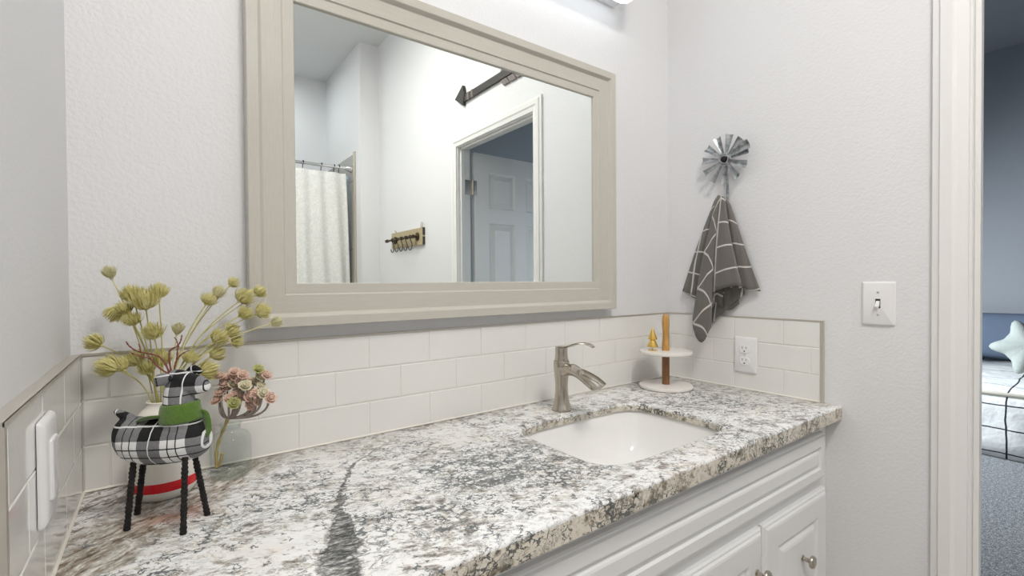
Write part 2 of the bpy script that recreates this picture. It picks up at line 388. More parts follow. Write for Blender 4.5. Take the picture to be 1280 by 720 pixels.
for z in (.012, dh):
    bm.faces.new([bm.verts.new(q) for q in ((dx0, dfy, z), (dx0 + dw, dfy, z), (dx0 + dw, dfy - dt_, z), (dx0, dfy - dt_, z))])
door = struct('door_1', bm, M['trim'])
for hz in (.25, 1.05, H + .97):
    bm = B()
    tube(bm, [(dx0 - .012, dfy + .004, hz - .05), (dx0 - .012, dfy + .004, hz + .05)], .006, 10)
    box(bm, (dx0 - .010, dfy + .001, hz - .047), (dx0 + .016, dfy + .003, hz + .047))
    box(bm, (dx0 - .012, DY1 + .0008, hz - .047), (WT - .032, DY1 + .003, hz + .047))
    obj('hinge', bm, M['nickel'], door, bevel=.0006)
bm = B(); lathe(bm, [(.001, 0), (.026, 0), (.026, .006), (.011, .010), (.010, .03), (.022, .038), (.027, .05), (.022, .062), (.001, .066)], 24)
bmesh.ops.rotate(bm, verts=bm.verts, cent=(0, 0, 0), matrix=Matrix.Rotation(-PI / 2, 3, 'X'))
obj('door_knob', bm, M['nickel'], door, smooth=True, loc=(dx0 + dw - .06, dfy, .93))

# ------------------------------------------------------------------ backsplashes
TP, TQ = .154, .0778
def splash(name, label, origin, ux, n_out, length, x0, flip_end=None, back=.0088):
    """ux: direction along the wall, n_out: direction off the wall; face at distance 0, wall at 9 mm behind"""
    ux = V(ux); no = V(n_out); o0 = V(origin)
    t_ = thing(name, label, 'backsplash', (0, 0, 0))
    bm = B()
    def bx(bm, a0, a1, z0, z1, d0, d1, ch=0):
        pts = lambda d, i: [o0 + ux * (a0 + i) + no * d + V((0, 0, z0 + i)), o0 + ux * (a1 - i) + no * d + V((0, 0, z0 + i)), o0 + ux * (a1 - i) + no * d + V((0, 0, z1 - i)), o0 + ux * (a0 + i) + no * d + V((0, 0, z1 - i))]
        L = [pts(d0, 0), pts(d1 - ch, 0)]
        if ch: L += [pts(d1 - ch * .35, ch * .3), pts(d1, ch)]
        loft(bm, L)
    g = .0009
    for row in range(3):
        z0 = H + TQ * row + g + .0005; z1 = H + TQ * (row + 1) - g
        ph = x0 + (TP / 2 if row == 1 else 0)
        k = math.floor(-ph / TP) - 1
        while True:
            a = ph + k * TP; b = a + TP; k += 1
            if a >= length - .004: break
            a = max(a, 0); b = min(b, length)
            if b - a < .004: continue
            bx(bm, a + g, b - g, z0, z1, -.0075, 0, .0016)
    obj('tile_field', bm, M['tile'], t_, smooth=False)
    bm = B(); bx(bm, 0, length, H - .0, H + 3 * TQ, -back, -.0012); obj('grout_bed', bm, M['grout'], t_)
    bm = B(); loft(bm, [[o0 + ux * a_ + no * d_ + V((0, 0, H + z_)) for d_, z_ in ((-.002, .0002), (.0028, .0002), (.0016, .0016), (.0, .0030), (-.002, .0030))] for a_ in (.0015, length)]); obj('caulk_bead', bm, M['caulk'], t_, smooth=True, auto=30)
    bm = B(); bx(bm, 0, length + (.008 if flip_end else 0), H + 3 * TQ, H + 3 * TQ + .003, -back, .0012)
    bx(bm, 0, length + (.008 if flip_end else 0), H + 3 * TQ - .001, H + 3 * TQ + .003, 0.0, .0014)
    if flip_end:
        bx(bm, length, length + .008, H + .0005, H + 3 * TQ, -back, .0012)
    obj('metal_edge', bm, M['tmetal'], t_)
    return t_
XR = 1.6411
splash('tile_backsplash', 'white glazed subway tile backsplash running under the framed mirror', (0, 0, 0), (1, 0, 0), (0, -1, 0), XR, .3433 - 3 * TP)
splash('tile_backsplash', 'short white subway tile backsplash holding the duplex outlet, under the towel', (XR, 0, 0), (0, -1, 0), (-1, 0, 0), .509, .0988 - TP, True)
splash('tile_backsplash', 'white subway tile side splash with bronze metal edge beside the plaid reindeer', (0, 0, 0), (0, -1, 0), (1, 0, 0), .489, .02, True, .0136)

# ------------------------------------------------------------------ countertop and sink
SCX, SCY, SA, SB = 1.004, -.322, .224, .158
SE = 5.4
bm = B()
N = 96
inner = superell(SCX, SCY, SA, SB, H, N, SE)
X0, X1, Y0, Y1 = -.0005, 1.6495, -.0005, -.561
def outer_pt(p):
    dx, dy = p.x - SCX, p.y - SCY
    k = min(((X1 if dx > 0 else X0) - SCX) / dx if abs(dx) > 1e-6 else 1e9, ((Y0 if dy > 0 else Y1) - SCY) / dy if abs(dy) > 1e-6 else 1e9)
    return V((SCX + dx * k, SCY + dy * k, H))
outer = [outer_pt(p) for p in inner]
for c_ in ((X0, Y0), (X1, Y0), (X0, Y1), (X1, Y1)):     # snap to the corners
    i = min(range(N), key=lambda k: (outer[k].xy - V(c_)).length); outer[i] = V((*c_, H))
dz = V((0, 0, -.039))
ro = .004
def shr(P, s):     # move the outer line inwards
    return [V((min(max(p.x, X0 + s), X1 - s), min(max(p.y, Y1 + s), Y0 - s), p.z)) for p in P]
inn2 = superell(SCX, SCY, SA + .003, SB + .003, H, N, SE)
loops = [[p + V((0, 0, -.021)) for p in inner], [p + V((0, 0, -.003)) for p in inner], [p + V((0, 0, -.0008)) for p in superell(SCX, SCY, SA + .0008, SB + .0008, H, N, SE)], inn2, shr(outer, ro), [p + V((0, 0, -.0012)) for p in shr(outer, ro * .3)], [p + V((0, 0, -ro)) for p in outer], [p + dz for p in outer], [p + dz for p in shr(outer, .05)], [p + V((0, 0, -.021)) for p in shr(outer, .055)], [p + V((0, 0, -.021)) for p in inner]]
loft(bm, loops, cap0=False, cap1=False)
bmesh.ops.remove_doubles(bm, verts=bm.verts, dist=1e-6)
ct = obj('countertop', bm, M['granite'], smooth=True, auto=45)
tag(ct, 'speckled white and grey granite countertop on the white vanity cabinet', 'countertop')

sink = thing('undermount_sink', 'white porcelain undermount sink set in the granite countertop', 'sink', (SCX, SCY, H))
bm = B()
e = SE
prof = [(1.05, -.0212), (1.02, -.0212), (1.012, -.023), (1.0, -.030), (.975, -.070), (.925, -.115), (.80, -.143), (.62, -.162), (.38, -.170), (.15, -.1745), (.09, -.176)]
L = []
for k, (s, z) in enumerate(prof):
    L.append(superell(0, 0, (SA + .004) * s, (SB + .004) * s, z, N, e if s > .8 else 2 + (e - 2) * max(0, (s - .1) / .7)))
L.append(superell(0, 0, .02, .016, -.182, N, 2)); 
outerL = [superell(0, 0, (SA + .004) * s + .01, (SB + .004) * s + .01, z - .010, N, e) for s, z in prof]
loft(bm, outerL[::-1] + L, cap0=True, cap1=True)
obj('basin', bm, M['porcelain'], sink, smooth=True, auto=60)
bm = B(); lathe(bm, [(.001, -.1755), (.016, -.1755), (.023, -.1735), (.024, -.176), (.02, -.179)], 28); obj('drain', bm, M['nickel'], sink, smooth=True)
bm = B()   # faint maker's mark on the far slope
q = at(717, 537, 1, SCY + SB - .022) - V((SCX, SCY, H))
# ------------------------------------------------------------------ vanity cabinet
CF = -.520
cab = thing('vanity_cabinet', 'white painted vanity cabinet under the granite countertop', 'cabinet', (.82, -.25, 0))
co = V((.82, -.25, 0))
def cobj(name, bm, mat, parent, **k):
    bmesh.ops.translate(bm, verts=bm.verts, vec=-co); return obj(name, bm, mat, parent, **k)
bm = B()
zt = H - .0395
box(bm, (0.0, CF, .09), (1.649, CF + .018, zt)); box(bm, (0.0, CF + .018, .09), (.018, .008, zt)); box(bm, (1.631, CF + .018, .09), (1.649, .008, zt)); box(bm, (.018, CF + .018, .09), (1.631, .008, .108)); box(bm, (0, CF + .07, 0), (1.649, CF + .085, .09))
cobj('cabinet_body', bm, M['cab'], cab)
FFP = [(0, 0), (0, .009), (.003, .0125), (.006, .013), (.009, .017), (.013, .018), (.034, .018), (.037, .012), (.041, .0105), (.044, .012), (.048, .0165), (.052, .018)]
DRP = [(0, 0), (0, .009), (.004, .0125), (.008, .013), (.012, .017), (.017, .018), (.066, .018), (.070, .012), (.076, .0105), (.080, .012), (.088, .0165), (.094, .018)]
bm = B(); panel(bm, .30, 1.607, H - .203, H - .073, CF, FFP); cobj('false_drawer_front', bm, M['cab'], cab)
def knob(bm):
    lathe(bm, [(.001, 0), (.0085, 0), (.0085, .002), (.0055, .004), (.005, .014), (.008, .018), (.0155, .021), (.0165, .025), (.014, .029), (.008, .031), (.001, .0315)], 26)
    bmesh.ops.rotate(bm, verts=bm.verts, cent=(0, 0, 0), matrix=Matrix.Rotation(PI / 2, 3, 'X'))
for k, (xa, xb, kx) in enumerate(((1.257, 1.617, 1.455), (.893, 1.249, 1.215), (.53, .885, .57), (.16, .52, .47))):
    bm = B(); panel(bm, xa, xb, .12, H - .232, CF, DRP); dr = cobj('cabinet_door', bm, M['cab'], cab)
    bm = B(); knob(bm); kz = H - .375 if k == 0 else H - .325
    kn = obj('knob', bm, M['nickel'], dr, smooth=True, auto=50, loc=V((kx, CF - .018, kz)) - co)

# ------------------------------------------------------------------ faucet
fa = thing('faucet', 'brushed nickel single-lever waterfall faucet behind the sink', 'faucet', (.993, -.116, H))
bm = B(); lathe(bm, [(.001, 0), (.0265, 0), (.0275, .002), (.0272, .006), (.0255, .010), (.0225, .020), (.0195, .034), (.0178, .052), (.0172, .068), (.0182, .085), (.0202, .104), (.0215, .120), (.0218, .134), (.0208, .1375), (.001, .1375)], 40)
obj('faucet_body', bm, M['nickel'], fa, smooth=True, auto=50)
bm = B(); lathe(bm, [(.001, .1375), (.0186, .1375), (.0190, .140), (.0176, .146), (.0168, .160), (.0172, .172), (.0165, .1755), (.001, .1765)], 40)
obj('faucet_cap', bm, M['nickel'], fa, smooth=True, auto=50)
# open trough spout
bm = B(); path = smooth_path([(0, .002, .108), (0, -.020, .118), (0, -.045, .1215), (0, -.072, .1185), (0, -.100, .110), (0, -.124, .100), (0, -.137, .093)], 4)
n = len(path); outr = []; K = 16
for i, p in enumerate(path):
    t_ = i / (n - 1); tan = (path[min(i + 1, n - 1)] - path[max(i - 1, 0)]).normalized(); up = V((1, 0, 0)).cross(tan); up = up if up.z > 0 else -up
    wdt = .0165 + .0125 * min(1, max(0, (t_ - .25) / .5)); hgt = .0205 - .0025 * t_; th = .0018
    closed = t_ < .36
    op = 0 if closed else min(1, (t_ - .36) / .10)
    sec = []
    for k in range(K + 1):       # outer, from one lip under and round to the other
        a = PI * k / K; sec.append(p + V((1, 0, 0)) * wdt * math.cos(a) - up * hgt * math.sin(a))
    for k in range(K + 1):
        a = PI * (K - k) / K
        top = up * hgt * .62 * math.sin(a)
        ins = -up * (hgt - th * 1.3) * math.sin(a)
        base = V((1, 0, 0)) * (wdt - th * op) * math.cos(a)
        sec.append(p + base + top * (1 - op) + ins * op)
    outr.append(sec)
loft(bm, outr); obj('spout', bm, M['nickel'], fa, smooth=True, auto=50)
bm = B(); lp = smooth_path([(0, .006, .174), (0, -.014, .1755), (0, -.036, .181), (0, -.062, .1895), (0, -.088, .193), (0, -.108, .1915), (0, -.120, .187)], 5)
rr = [.0135 * (1 - i / len(lp)) ** .7 + .0042 for i in range(len(lp))]
loops = []
for i, p in enumerate(lp):
    tan = (lp[min(i + 1, len(lp) - 1)] - lp[max(i - 1, 0)]).normalized(); up = tan.cross(V((1, 0, 0)))
    a_ = rr[i] if i > 3 else .0135 + .001 * i; b_ = .0028 if i > 3 else .0032
    a_ = max(a_, .0062)
    loops.append([p + V((1, 0, 0)) * a_ * math.cos(q2) + up * b_ * math.sin(q2) for q2 in [2 * PI * k / 14 for k in range(14)]])
loft(bm, loops); obj('lever_handle', bm, M['nickel'], fa, smooth=True, auto=60)

# ------------------------------------------------------------------ mirror
FX0, FX1, FZ0, FZ1 = .250, 1.318, .264 + H, 1.032 + H
mir = thing('framed_mirror', 'large wall mirror in a greige wood frame above the sink', 'mirror', ((FX0 + FX1) / 2, .009, FZ0))
mo = V(((FX0 + FX1) / 2, .009, FZ0))
# profile: inset from outer edge, height off the wall
MP = [(0, 0), (0, .036), (.0015, .039), (.020, .039), (.0215, .0385), (.0275, .0302), (.029, .029), (.066, .029), (.0675, .0265), (.069, .0255), (.089, .0255), (.0905, .024), (.0905, .016)]
def ring(ins, h):
    return [V((FX0 + ins, .009 - h, FZ0 + ins)) - mo, V((FX1 - ins, .009 - h, FZ0 + ins)) - mo, V((FX1 - ins, .009 - h, FZ1 - ins)) - mo, V((FX0 + ins, .009 - h, FZ1 - ins)) - mo]
R = [ring(*p) for p in MP]
for side in range(4):
    bm = B(); j = (side + 1) % 4
    loft(bm, [[r[side] for r in R], [r[j] for r in R]], close=True)
    obj('frame_rail' if side % 2 == 0 else 'frame_stile', bm, M['frame_h'] if side % 2 == 0 else M['frame_v'], mir)
bm = B(); g0 = .0895
box(bm, (FX0 + g0 - mo.x, -.0165, g0), (FX1 - g0 - mo.x, -.0195, FZ1 - FZ0 - g0)); obj('mirror_glass', bm, M['mirror'], mir)

# ------------------------------------------------------------------ vanity light
vl = thing('vanity_light', 'long white LED bar light mounted above the mirror', 'light', (.79, .009, 1.26 + H))
vo = V((.79, .009, 1.26 + H))
bm = B(); box(bm, (-.560, 0, .012), (.560, -.034, .125)); obj('wall_plate', bm, M['chrome'], vl, bevel=.003)
t = NT('led_diffuser'); t.set(Base_Color=(.9, .9, .9), Emission_Color=(.88, .94, 1.0), Emission_Strength=VANITY_EMIT); M['led'] = t.m
bm = B()
def lring(x, s_): return [V((x, -.068 + .034 * s_ * math.copysign(abs(math.cos(a)) ** .6, math.cos(a)), .060 + .062 * s_ * math.copysign(abs(math.sin(a)) ** .6, math.sin(a)))) for a in [2 * PI * k / 28 for k in range(28)]]
loft(bm, [lring(x, q_) for x, q_ in ((-.562, .6), (-.556, .9), (-.545, 1), (.545, 1), (.556, .9), (.562, .6))]); obj('lamp_diffuser', bm, M['led'], vl, smooth=True)
for sg in (1, -1):
    bm = B(); loft(bm, [lring(sg * x, q_) for x, q_ in ((.5625, .55), (.5635, .92), (.5665, .92), (.568, .5))]); obj('end_cap', bm, M['plastic'], vl, smooth=True, auto=40)
cl = thing('added_ceiling_light', 'unseen round flush white ceiling light added to the bathroom as fill', 'light', (.50, -1.65, ZC))  # fixture added around the bathroom fill light
bm = B(); lathe(bm, [(.001, 0), (.26, 0), (.26, -.03), (.24, -.05), (.001, -.055)], 40)
t = NT('added_ceiling_light_glass'); t.set(Base_Color=(.9, .9, .88), Emission_Color=(1, .96, .9), Emission_Strength=2); obj('added_light_shade', bm, t.m, cl, smooth=True)

# ------------------------------------------------------------------ switch, outlets
def rrect(w_, h_, r_, z, n=6):
    L = []
    for cx_, cy_, a0 in ((w_ / 2 - r_, h_ / 2 - r_, 0), (-w_ / 2 + r_, h_ / 2 - r_, 90), (-w_ / 2 + r_, -h_ / 2 + r_, 180), (w_ / 2 - r_, -h_ / 2 + r_, 270)):
        for k in range(n + 1):
            a = math.radians(a0 + 90 * k / n); L.append(V((cx_ + r_ * math.cos(a), cy_ + r_ * math.sin(a), z)))
    return L
def on_wall(o, origin, ux, no):
    """local x -> ux, local y -> up, local z -> off the wall"""
    mm = Matrix((V(ux), V((0, 0, 1)), V(no))).transposed().to_4x4(); mm.translation = V(origin); o.matrix_world = mm
def plate(bm, w_, h_, t_=.0055, r_=.004):
    loft(bm, [rrect(w_, h_, r_, 0), rrect(w_, h_, r_, t_ * .3), rrect(w_ - .004, h_ - .004, r_, t_ * .75), rrect(w_ - .010, h_ - .010, r_, t_)])
sw = thing('light_switch', 'white toggle light switch plate on the wall beside the doorway', 'switch')
bm = B(); plate(bm, .074, .117, .006); obj('cover_plate', bm, M['plastic'], sw, smooth=True, auto=30)
bm = B(); box(bm, (-.0055, -.0125, .0058), (.0055, .0125, .0064)); obj('switch_slot', bm, M['slot'], sw)
bm = B(); loft(bm, [[V((-.0042, -.004, .004)), V((.0042, -.004, .004)), V((.0042, .010, .004)), V((-.0042, .010, .004))], [V((-.0036, -.013, .016)), V((.0036, -.013, .016)), V((.0036, -.0075, .0185)), V((-.0036, -.0075, .0185))]])
obj('toggle', bm, M['plastic'], sw, bevel=.0008)
for z in (.030, -.030):
    bm = B(); lathe(bm, [(.001, .0055), (.0032, .0055), (.003, .0068), (.001, .007)], 14); obj('screw', bm, M['chrome'], sw, loc=(0, z, 0))
on_wall(sw, (WX - .0002, -.645, .290 + H), (0, -1, 0), (-1, 0, 0))
ol = thing('wall_outlet', 'white duplex outlet plate on the tile backsplash below the towel', 'outlet')
bm = B(); plate(bm, .074, .117, .006); obj('cover_plate', bm, M['plastic'], ol, smooth=True, auto=30)
for z in (.0195, -.0195):
    bm = B()
    pts = []
    for k in range(28):
        a = 2 * PI * k / 28; pts.append((.0172 * math.cos(a), max(-.0125, min(.0125, .0172 * math.sin(a)))))
    loft(bm, [[V((x, y + z, .0055)) for x, y in pts], [V((x, y + z, .0078)) for x, y in pts], [V((x * .95, z + y * .95, .0085)) for x, y in pts]])
    rc = obj('receptacle', bm, M['porcelain'], ol)
    bm = B(); box(bm, (-.0073, z + .001, .0084), (-.0056, z + .0088, .0088)); box(bm, (.0050, z + .0015, .0084), (.0066, z + .0082, .0088))
    lathe(bm, [(.0001, .0084), (.0025, .0084), (.0024, .0088), (.0001, .0088)], 14, c=(0, z - .0065, 0))
    obj('slots', bm, M['slot'], rc)
bm = B(); lathe(bm, [(.001, .0055), (.0026, .0055), (.0024, .0068), (.001, .007)], 12); obj('screw', bm, M['chrome'], ol)
on_wall(ol, (XR - .0002, -.291, .111 + H), (0, -1, 0), (-1, 0, 0))
dl = thing('rocker_switch', 'white rocker plate on the tiled side wall beside the plaid reindeer', 'switch')
bm = B(); plate(bm, .074, .117, .0075); obj('cover_plate', bm, M['plastic'], dl, smooth=True, auto=30)
bm = B(); loft(bm, [rrect(.034, .068, .002, .006), rrect(.034, .068, .002, .0095), rrect(.031, .065, .002, .0105)]); obj('rocker', bm, M['plastic'], dl, smooth=True, auto=30)
on_wall(dl, (.0008, -.332, .146 + H), (0, 1, 0), (1, 0, 0))

# ------------------------------------------------------------------ windmill hook and towel
WH = V((WX, -.232, .755 + H))
wm = thing('windmill_hook', 'galvanized metal windmill wall hook holding the towel', 'hook', WH)
def wmr(bm): bmesh.ops.rotate(bm, verts=bm.verts, cent=(0, 0, 0), matrix=Matrix.Rotation(0, 3, 'X'))
# local: x off the wall is -X
def blade(bm, ang, r0_, r1_, w0, w1, off, twist):
    L = []
    d = V((0, -math.cos(ang), math.sin(ang))); s_ = V((0, math.sin(ang), math.cos(ang))); o_ = V((-1, 0, 0))
    for i in range(6):
        t_ = i / 5; rr_ = r0_ + (r1_ - r0_) * t_; ww = w0 + (w1 - w0) * t_
        sec = []
        for k in range(6):
            u = k / 5 - .5; sec.append(d * rr_ + s_ * ww * u + o_ * (off + twist * u * ww + .28 * ww * (4 * u * u) * (.4 + .6 * t_)))
        th = o_ * -.0009
        L.append(sec + [p + th for p in sec[::-1]])
    loft(bm, L)
for k in range(11):
    bm = B(); blade(bm, math.radians(10 + 360 / 11 * k), .022, .080, .008, .0245, .030, .25); obj('blade', bm, M['galv'], wm, smooth=True, auto=50)
bm = B(); blade(bm, math.radians(17), .022, .095, .012, .030, .046, .1); obj('tail_vane', bm, M['galv'], wm, smooth=True, auto=50)
bm = B()
ringp = [V((-.037, .0165 * math.cos(a), .0165 * math.sin(a))) for a in [2 * PI * k / 24 for k in range(25)]]
tube(bm, ringp, .0032, 8, caps=False)
lathe_pts = None
bmh = B(); lathe(bmh, [(.001, .02), (.010, .02), (.011, .034), (.009, .040), (.001, .042)], 20)
bmesh.ops.rotate(bmh, verts=bmh.verts, cent=(0, 0, 0), matrix=Matrix.Rotation(-PI / 2, 3, 'Y'))
obj('hub_ring', bm, M['galv'], wm, smooth=True); obj('hub', bmh, M['darkmetal'], wm, smooth=True, auto=40)
bm = B(); tube(bm, smooth_path([(-.020, 0, 0), (-.016, 0, -.04), (-.012, 0, -.10), (-.012, 0, -.135), (-.020, 0, -.150), (-.035, 0, -.150), (-.042, 0, -.138)], 5), .0042, 10)
tube(bm, [(-.03, 0, 0), (.0, 0, 0)], .006, 10)
obj('hook_rod', bm, M['galv'], wm, smooth=True)

# towel
HX = WX
def tp(px, py, off): return at(px, py, 0, WX - off)
t = NT('towel_terry'); uv = t.n('ShaderNodeUVMap'); uv.uv_map = 'UVMap'
sx = t.sep(uv.outputs[0])
def stripe(val, w_): 
    fr = t.math('FRACT', val); return t.math('LESS_THAN', t.math('ABSOLUTE', t.math('SUBTRACT', fr, .5)), w_)
st = t.math('MAXIMUM', stripe(sx[0], .033), stripe(sx[1], .033))
c = t.coord(); nz = t.noise(c, 420, 3, .8)
base = t.mix(nz, (.055, .050, .044), (.27, .25, .225))
t.set(Base_Color=t.mix(st, base, (.68, .66, .62)), Roughness=.95, Sheen_Weight=.25); t.bump(nz, .9, .0025); M['towel'] = t.m
bm = B(); uvl = bm.loops.layers.uv.new('UVMap')
def fan(tops, bots, uvt, uvb, bulge=.006, nt=22):
    """a folded piece of cloth between a gathered top line and a bottom line"""
    T = smooth_path(tops, 5); Bt = smooth_path(bots, 5); n_ = len(Bt)
    UVT = smooth_path([V((*q_, 0)) for q_ in uvt], 5); UVB = smooth_path([V((*q_, 0)) for q_ in uvb], 5)
    rows = []; uvs = []
    for j in range(nt + 1):
        s_ = j / nt; row = []; ur = []
        for i in range(n_):
            p = T[i].lerp(Bt[i], s_)
            p = p + V((-1, 0, 0)) * bulge * math.sin(PI * s_) + V((-1, 0, 0)) * .0022 * math.sin(i * 1.1 + s_ * 5) * s_
            row.append(bm.verts.new(p)); ur.append(UVT[i].lerp(UVB[i], s_).xy)
        rows.append(row); uvs.append(ur)
    for j in range(nt):
        for i in range(n_ - 1):
            f_ = bm.faces.new((rows[j][i], rows[j][i + 1], rows[j + 1][i + 1], rows[j + 1][i]))
            for lp_, q_ in zip(f_.loops, (uvs[j][i], uvs[j][i + 1], uvs[j + 1][i + 1], uvs[j + 1][i])): lp_[uvl].uv = q_
# wing on the corner side
fan([tp(893, 252, .030), tp(896, 247, .036), tp(899, 245, .040)], [tp(853, 364, .012), tp(861, 369, .022), tp(871, 374, .022)], [(.7, -.9), (.9, -.9), (1.1, -.9)], [(0.1, 3.5), (.4, 3.55), (.8, 3.6)])
# inner layers hanging behind the front hem
fan([tp(900, 262, .014), tp(906, 262, .014), tp(912, 262, .012)], [tp(886, 408, .022), tp(904, 390, .020), tp(931, 368, .014)], [(0.1, 0), (.3, 0), (.6, 0)], [(0.2, 4.1), (.9, 4.3), (1.6, 4.2)], 0)
fan([tp(898, 250, .034), tp(901, 250, .030), tp(904, 252, .022)], [tp(887, 398, .046), tp(893, 378, .030), tp(904, 384, .022)], [(0, 0), (.5, 0), (1, 0)], [(0.0, 3.7), (.6, 3.8), (1.2, 3.9)], 0)
fan([tp(905, 262, .020), tp(909, 262, .016), tp(914, 262, .011)], [tp(905, 388, .024), tp(914, 387, .016), tp(924, 380, .010)], [(0, 0), (.2, 0), (.4, 0)], [(0.0, 3.4), (.2, 3.4), (.4, 3.4)], 0)
# front roll, turned so the checks run diagonally
fan([tp(896, 249, .036), tp(896.5, 246, .047), tp(898.5, 244, .052), tp(900.5, 246, .047), tp(900, 249, .036)],
    [tp(870, 386, .030), tp(866, 408, .052), tp(876.5, 428, .066), tp(887.5, 411, .056), tp(888, 396, .034)],
    [(-.2, .2), (.0, .0), (.25, -.25), (.5, -.5), (.7, -.7)], [(3.0, 3.4), (3.6, 3.6), (4.45, 3.95), (4.2, 3.2), (4.0, 2.6)], .012)
# front panel with the visible hem, its far edge turned under
fan([tp(899, 248, .032), tp(901, 245, .046), tp(904, 246, .050), tp(906, 249, .044), tp(905.5, 251, .034), tp(904, 254, .022)],
    [tp(889, 366, .036), tp(898, 362, .066), tp(912, 358.5, .074), tp(925, 357, .066), tp(926, 360, .044), tp(917, 362, .024)],
    [(.3, -.6), (.45, -.6), (.6, -.6), (.75, -.6), (.85, -.6), (1.0, -.6)], [(.40, 3.15), (.62, 3.2), (1.0, 3.25), (1.42, 3.3), (1.5, 3.3), (1.8, 3.3)], .010)
# flap lying close to the wall
fan([tp(904, 250, .020), tp(908, 250, .026), tp(911, 253, .020), tp(913, 257, .010)],
    [tp(919, 357, .020), tp(929, 360, .032), tp(940, 363, .024), tp(951, 364, .010)],
    [(.55, -.4), (.6, -.4), (.7, -.4), (.75, -.4)], [(.55, 3.3), (.9, 3.4), (1.15, 3.5), (1.4, 3.6)], .004)
tw = obj('hand_towel', bm, M['towel'], smooth=True)
so = tw.modifiers.new('thick', 'SOLIDIFY'); so.thickness = .0035; so.offset = 0
tag(tw, 'dark grey terry towel with thin white check lines hanging from the windmill hook', 'towel')

# ------------------------------------------------------------------ two-tier tray and gold tree
CX, CY = 1.457, -.118
cd_ = thing('tiered_tray', 'two-tier white round tray with a wooden post in the counter corner', 'tray', (CX, CY, H))
bm = B(); lathe(bm, [(.001, .0), (.080, .0), (.0845, .002), (.086, .007), (.0845, .0105), (.08, .0115), (.001, .0115)], 56); obj('base_tray', bm, M['marble'], cd_, smooth=True, auto=40)
bm = B(); lathe(bm, [(.001, .113), (.079, .113), (.0835, .115), (.0845, .119), (.0835, .1225), (.079, .1235), (.001, .1235)], 56); obj('upper_tray', bm, M['marble'], cd_, smooth=True, auto=40)
def sq(hw, z, e_=6): return superell(0, 0, hw, hw, z, 24, e_)
bm = B(); loft(bm, [sq(.0105, .0115), sq(.0105, .113)]); po = obj('post', bm, M['walnut'], cd_, smooth=True, auto=40); po.rotation_euler.z = YAW * -1
bm = B(); loft(bm, [sq(.0110, .1235, 4), sq(.0108, .140, 4), sq(.0090, .165, 3), sq(.0088, .180, 3), sq(.0108, .205, 3), sq(.0112, .222, 3), sq(.0095, .236, 3), sq(.0055, .244, 3)]); po = obj('handle', bm, M['oak'], cd_, smooth=True, auto=60); po.rotation_euler.z = -YAW
gt = thing('gold_tree_figurine', 'small shiny gold cone tree standing on the upper tray', 'figurine', (1.4225, -.092, H + .1235))
bm = B(); lathe(bm, [(.001, 0), (.015, 0), (.015, .0015), (.002, .003), (.0018, .012)], 28, caps=(True, False)); obj('stand', bm, M['gold'], gt, smooth=True, auto=40)
bm = B(); lathe(bm, [(.0015, .016), (.0175, .012), (.0178, .0135), (.007, .038), (.0015, .040)], 32); obj('lower_cone', bm, M['gold'], gt, smooth=True, auto=40)
bm = B(); lathe(bm, [(.0015, .040), (.0150, .037), (.0152, .0385), (.0008, .076)], 32); obj('upper_cone', bm, M['gold'], gt, smooth=True, auto=40)

# ------------------------------------------------------------------ striped vase
VC = V((.1125, -.087, H))
vs = thing('striped_vase', 'cream ceramic vase with a red band behind the plaid reindeer', 'vase', VC)
vp = [(.001, 0), (.034, 0), (.041, .003), (.0465, .012), (.0495, .024), (.0505, .040), (.0500, .075), (.0485, .100), (.0450, .120), (.0370, .137), (.0290, .146), (.0245, .150), (.0235, .155), (.0245, .158), (.0225, .159), (.0205, .155), (.0215, .148), (.034, .133), (.044, .105), (.046, .04), (.036, .006), (.001, .005)]
t = NT('vase_glaze'); c = t.coord(); z_ = t.sep(c)[2]
m1 = t.math('MULTIPLY', t.math('GREATER_THAN', z_, .0175), t.math('LESS_THAN', z_, .0335))
t.set(Base_Color=t.mix(m1, (.86, .83, .76), (.75, .012, .025)), Roughness=.16); M['vase'] = t.m
bm = B(); lathe(bm, vp, 56); obj('vase_body', bm, M['vase'], vs, smooth=True, auto=70)

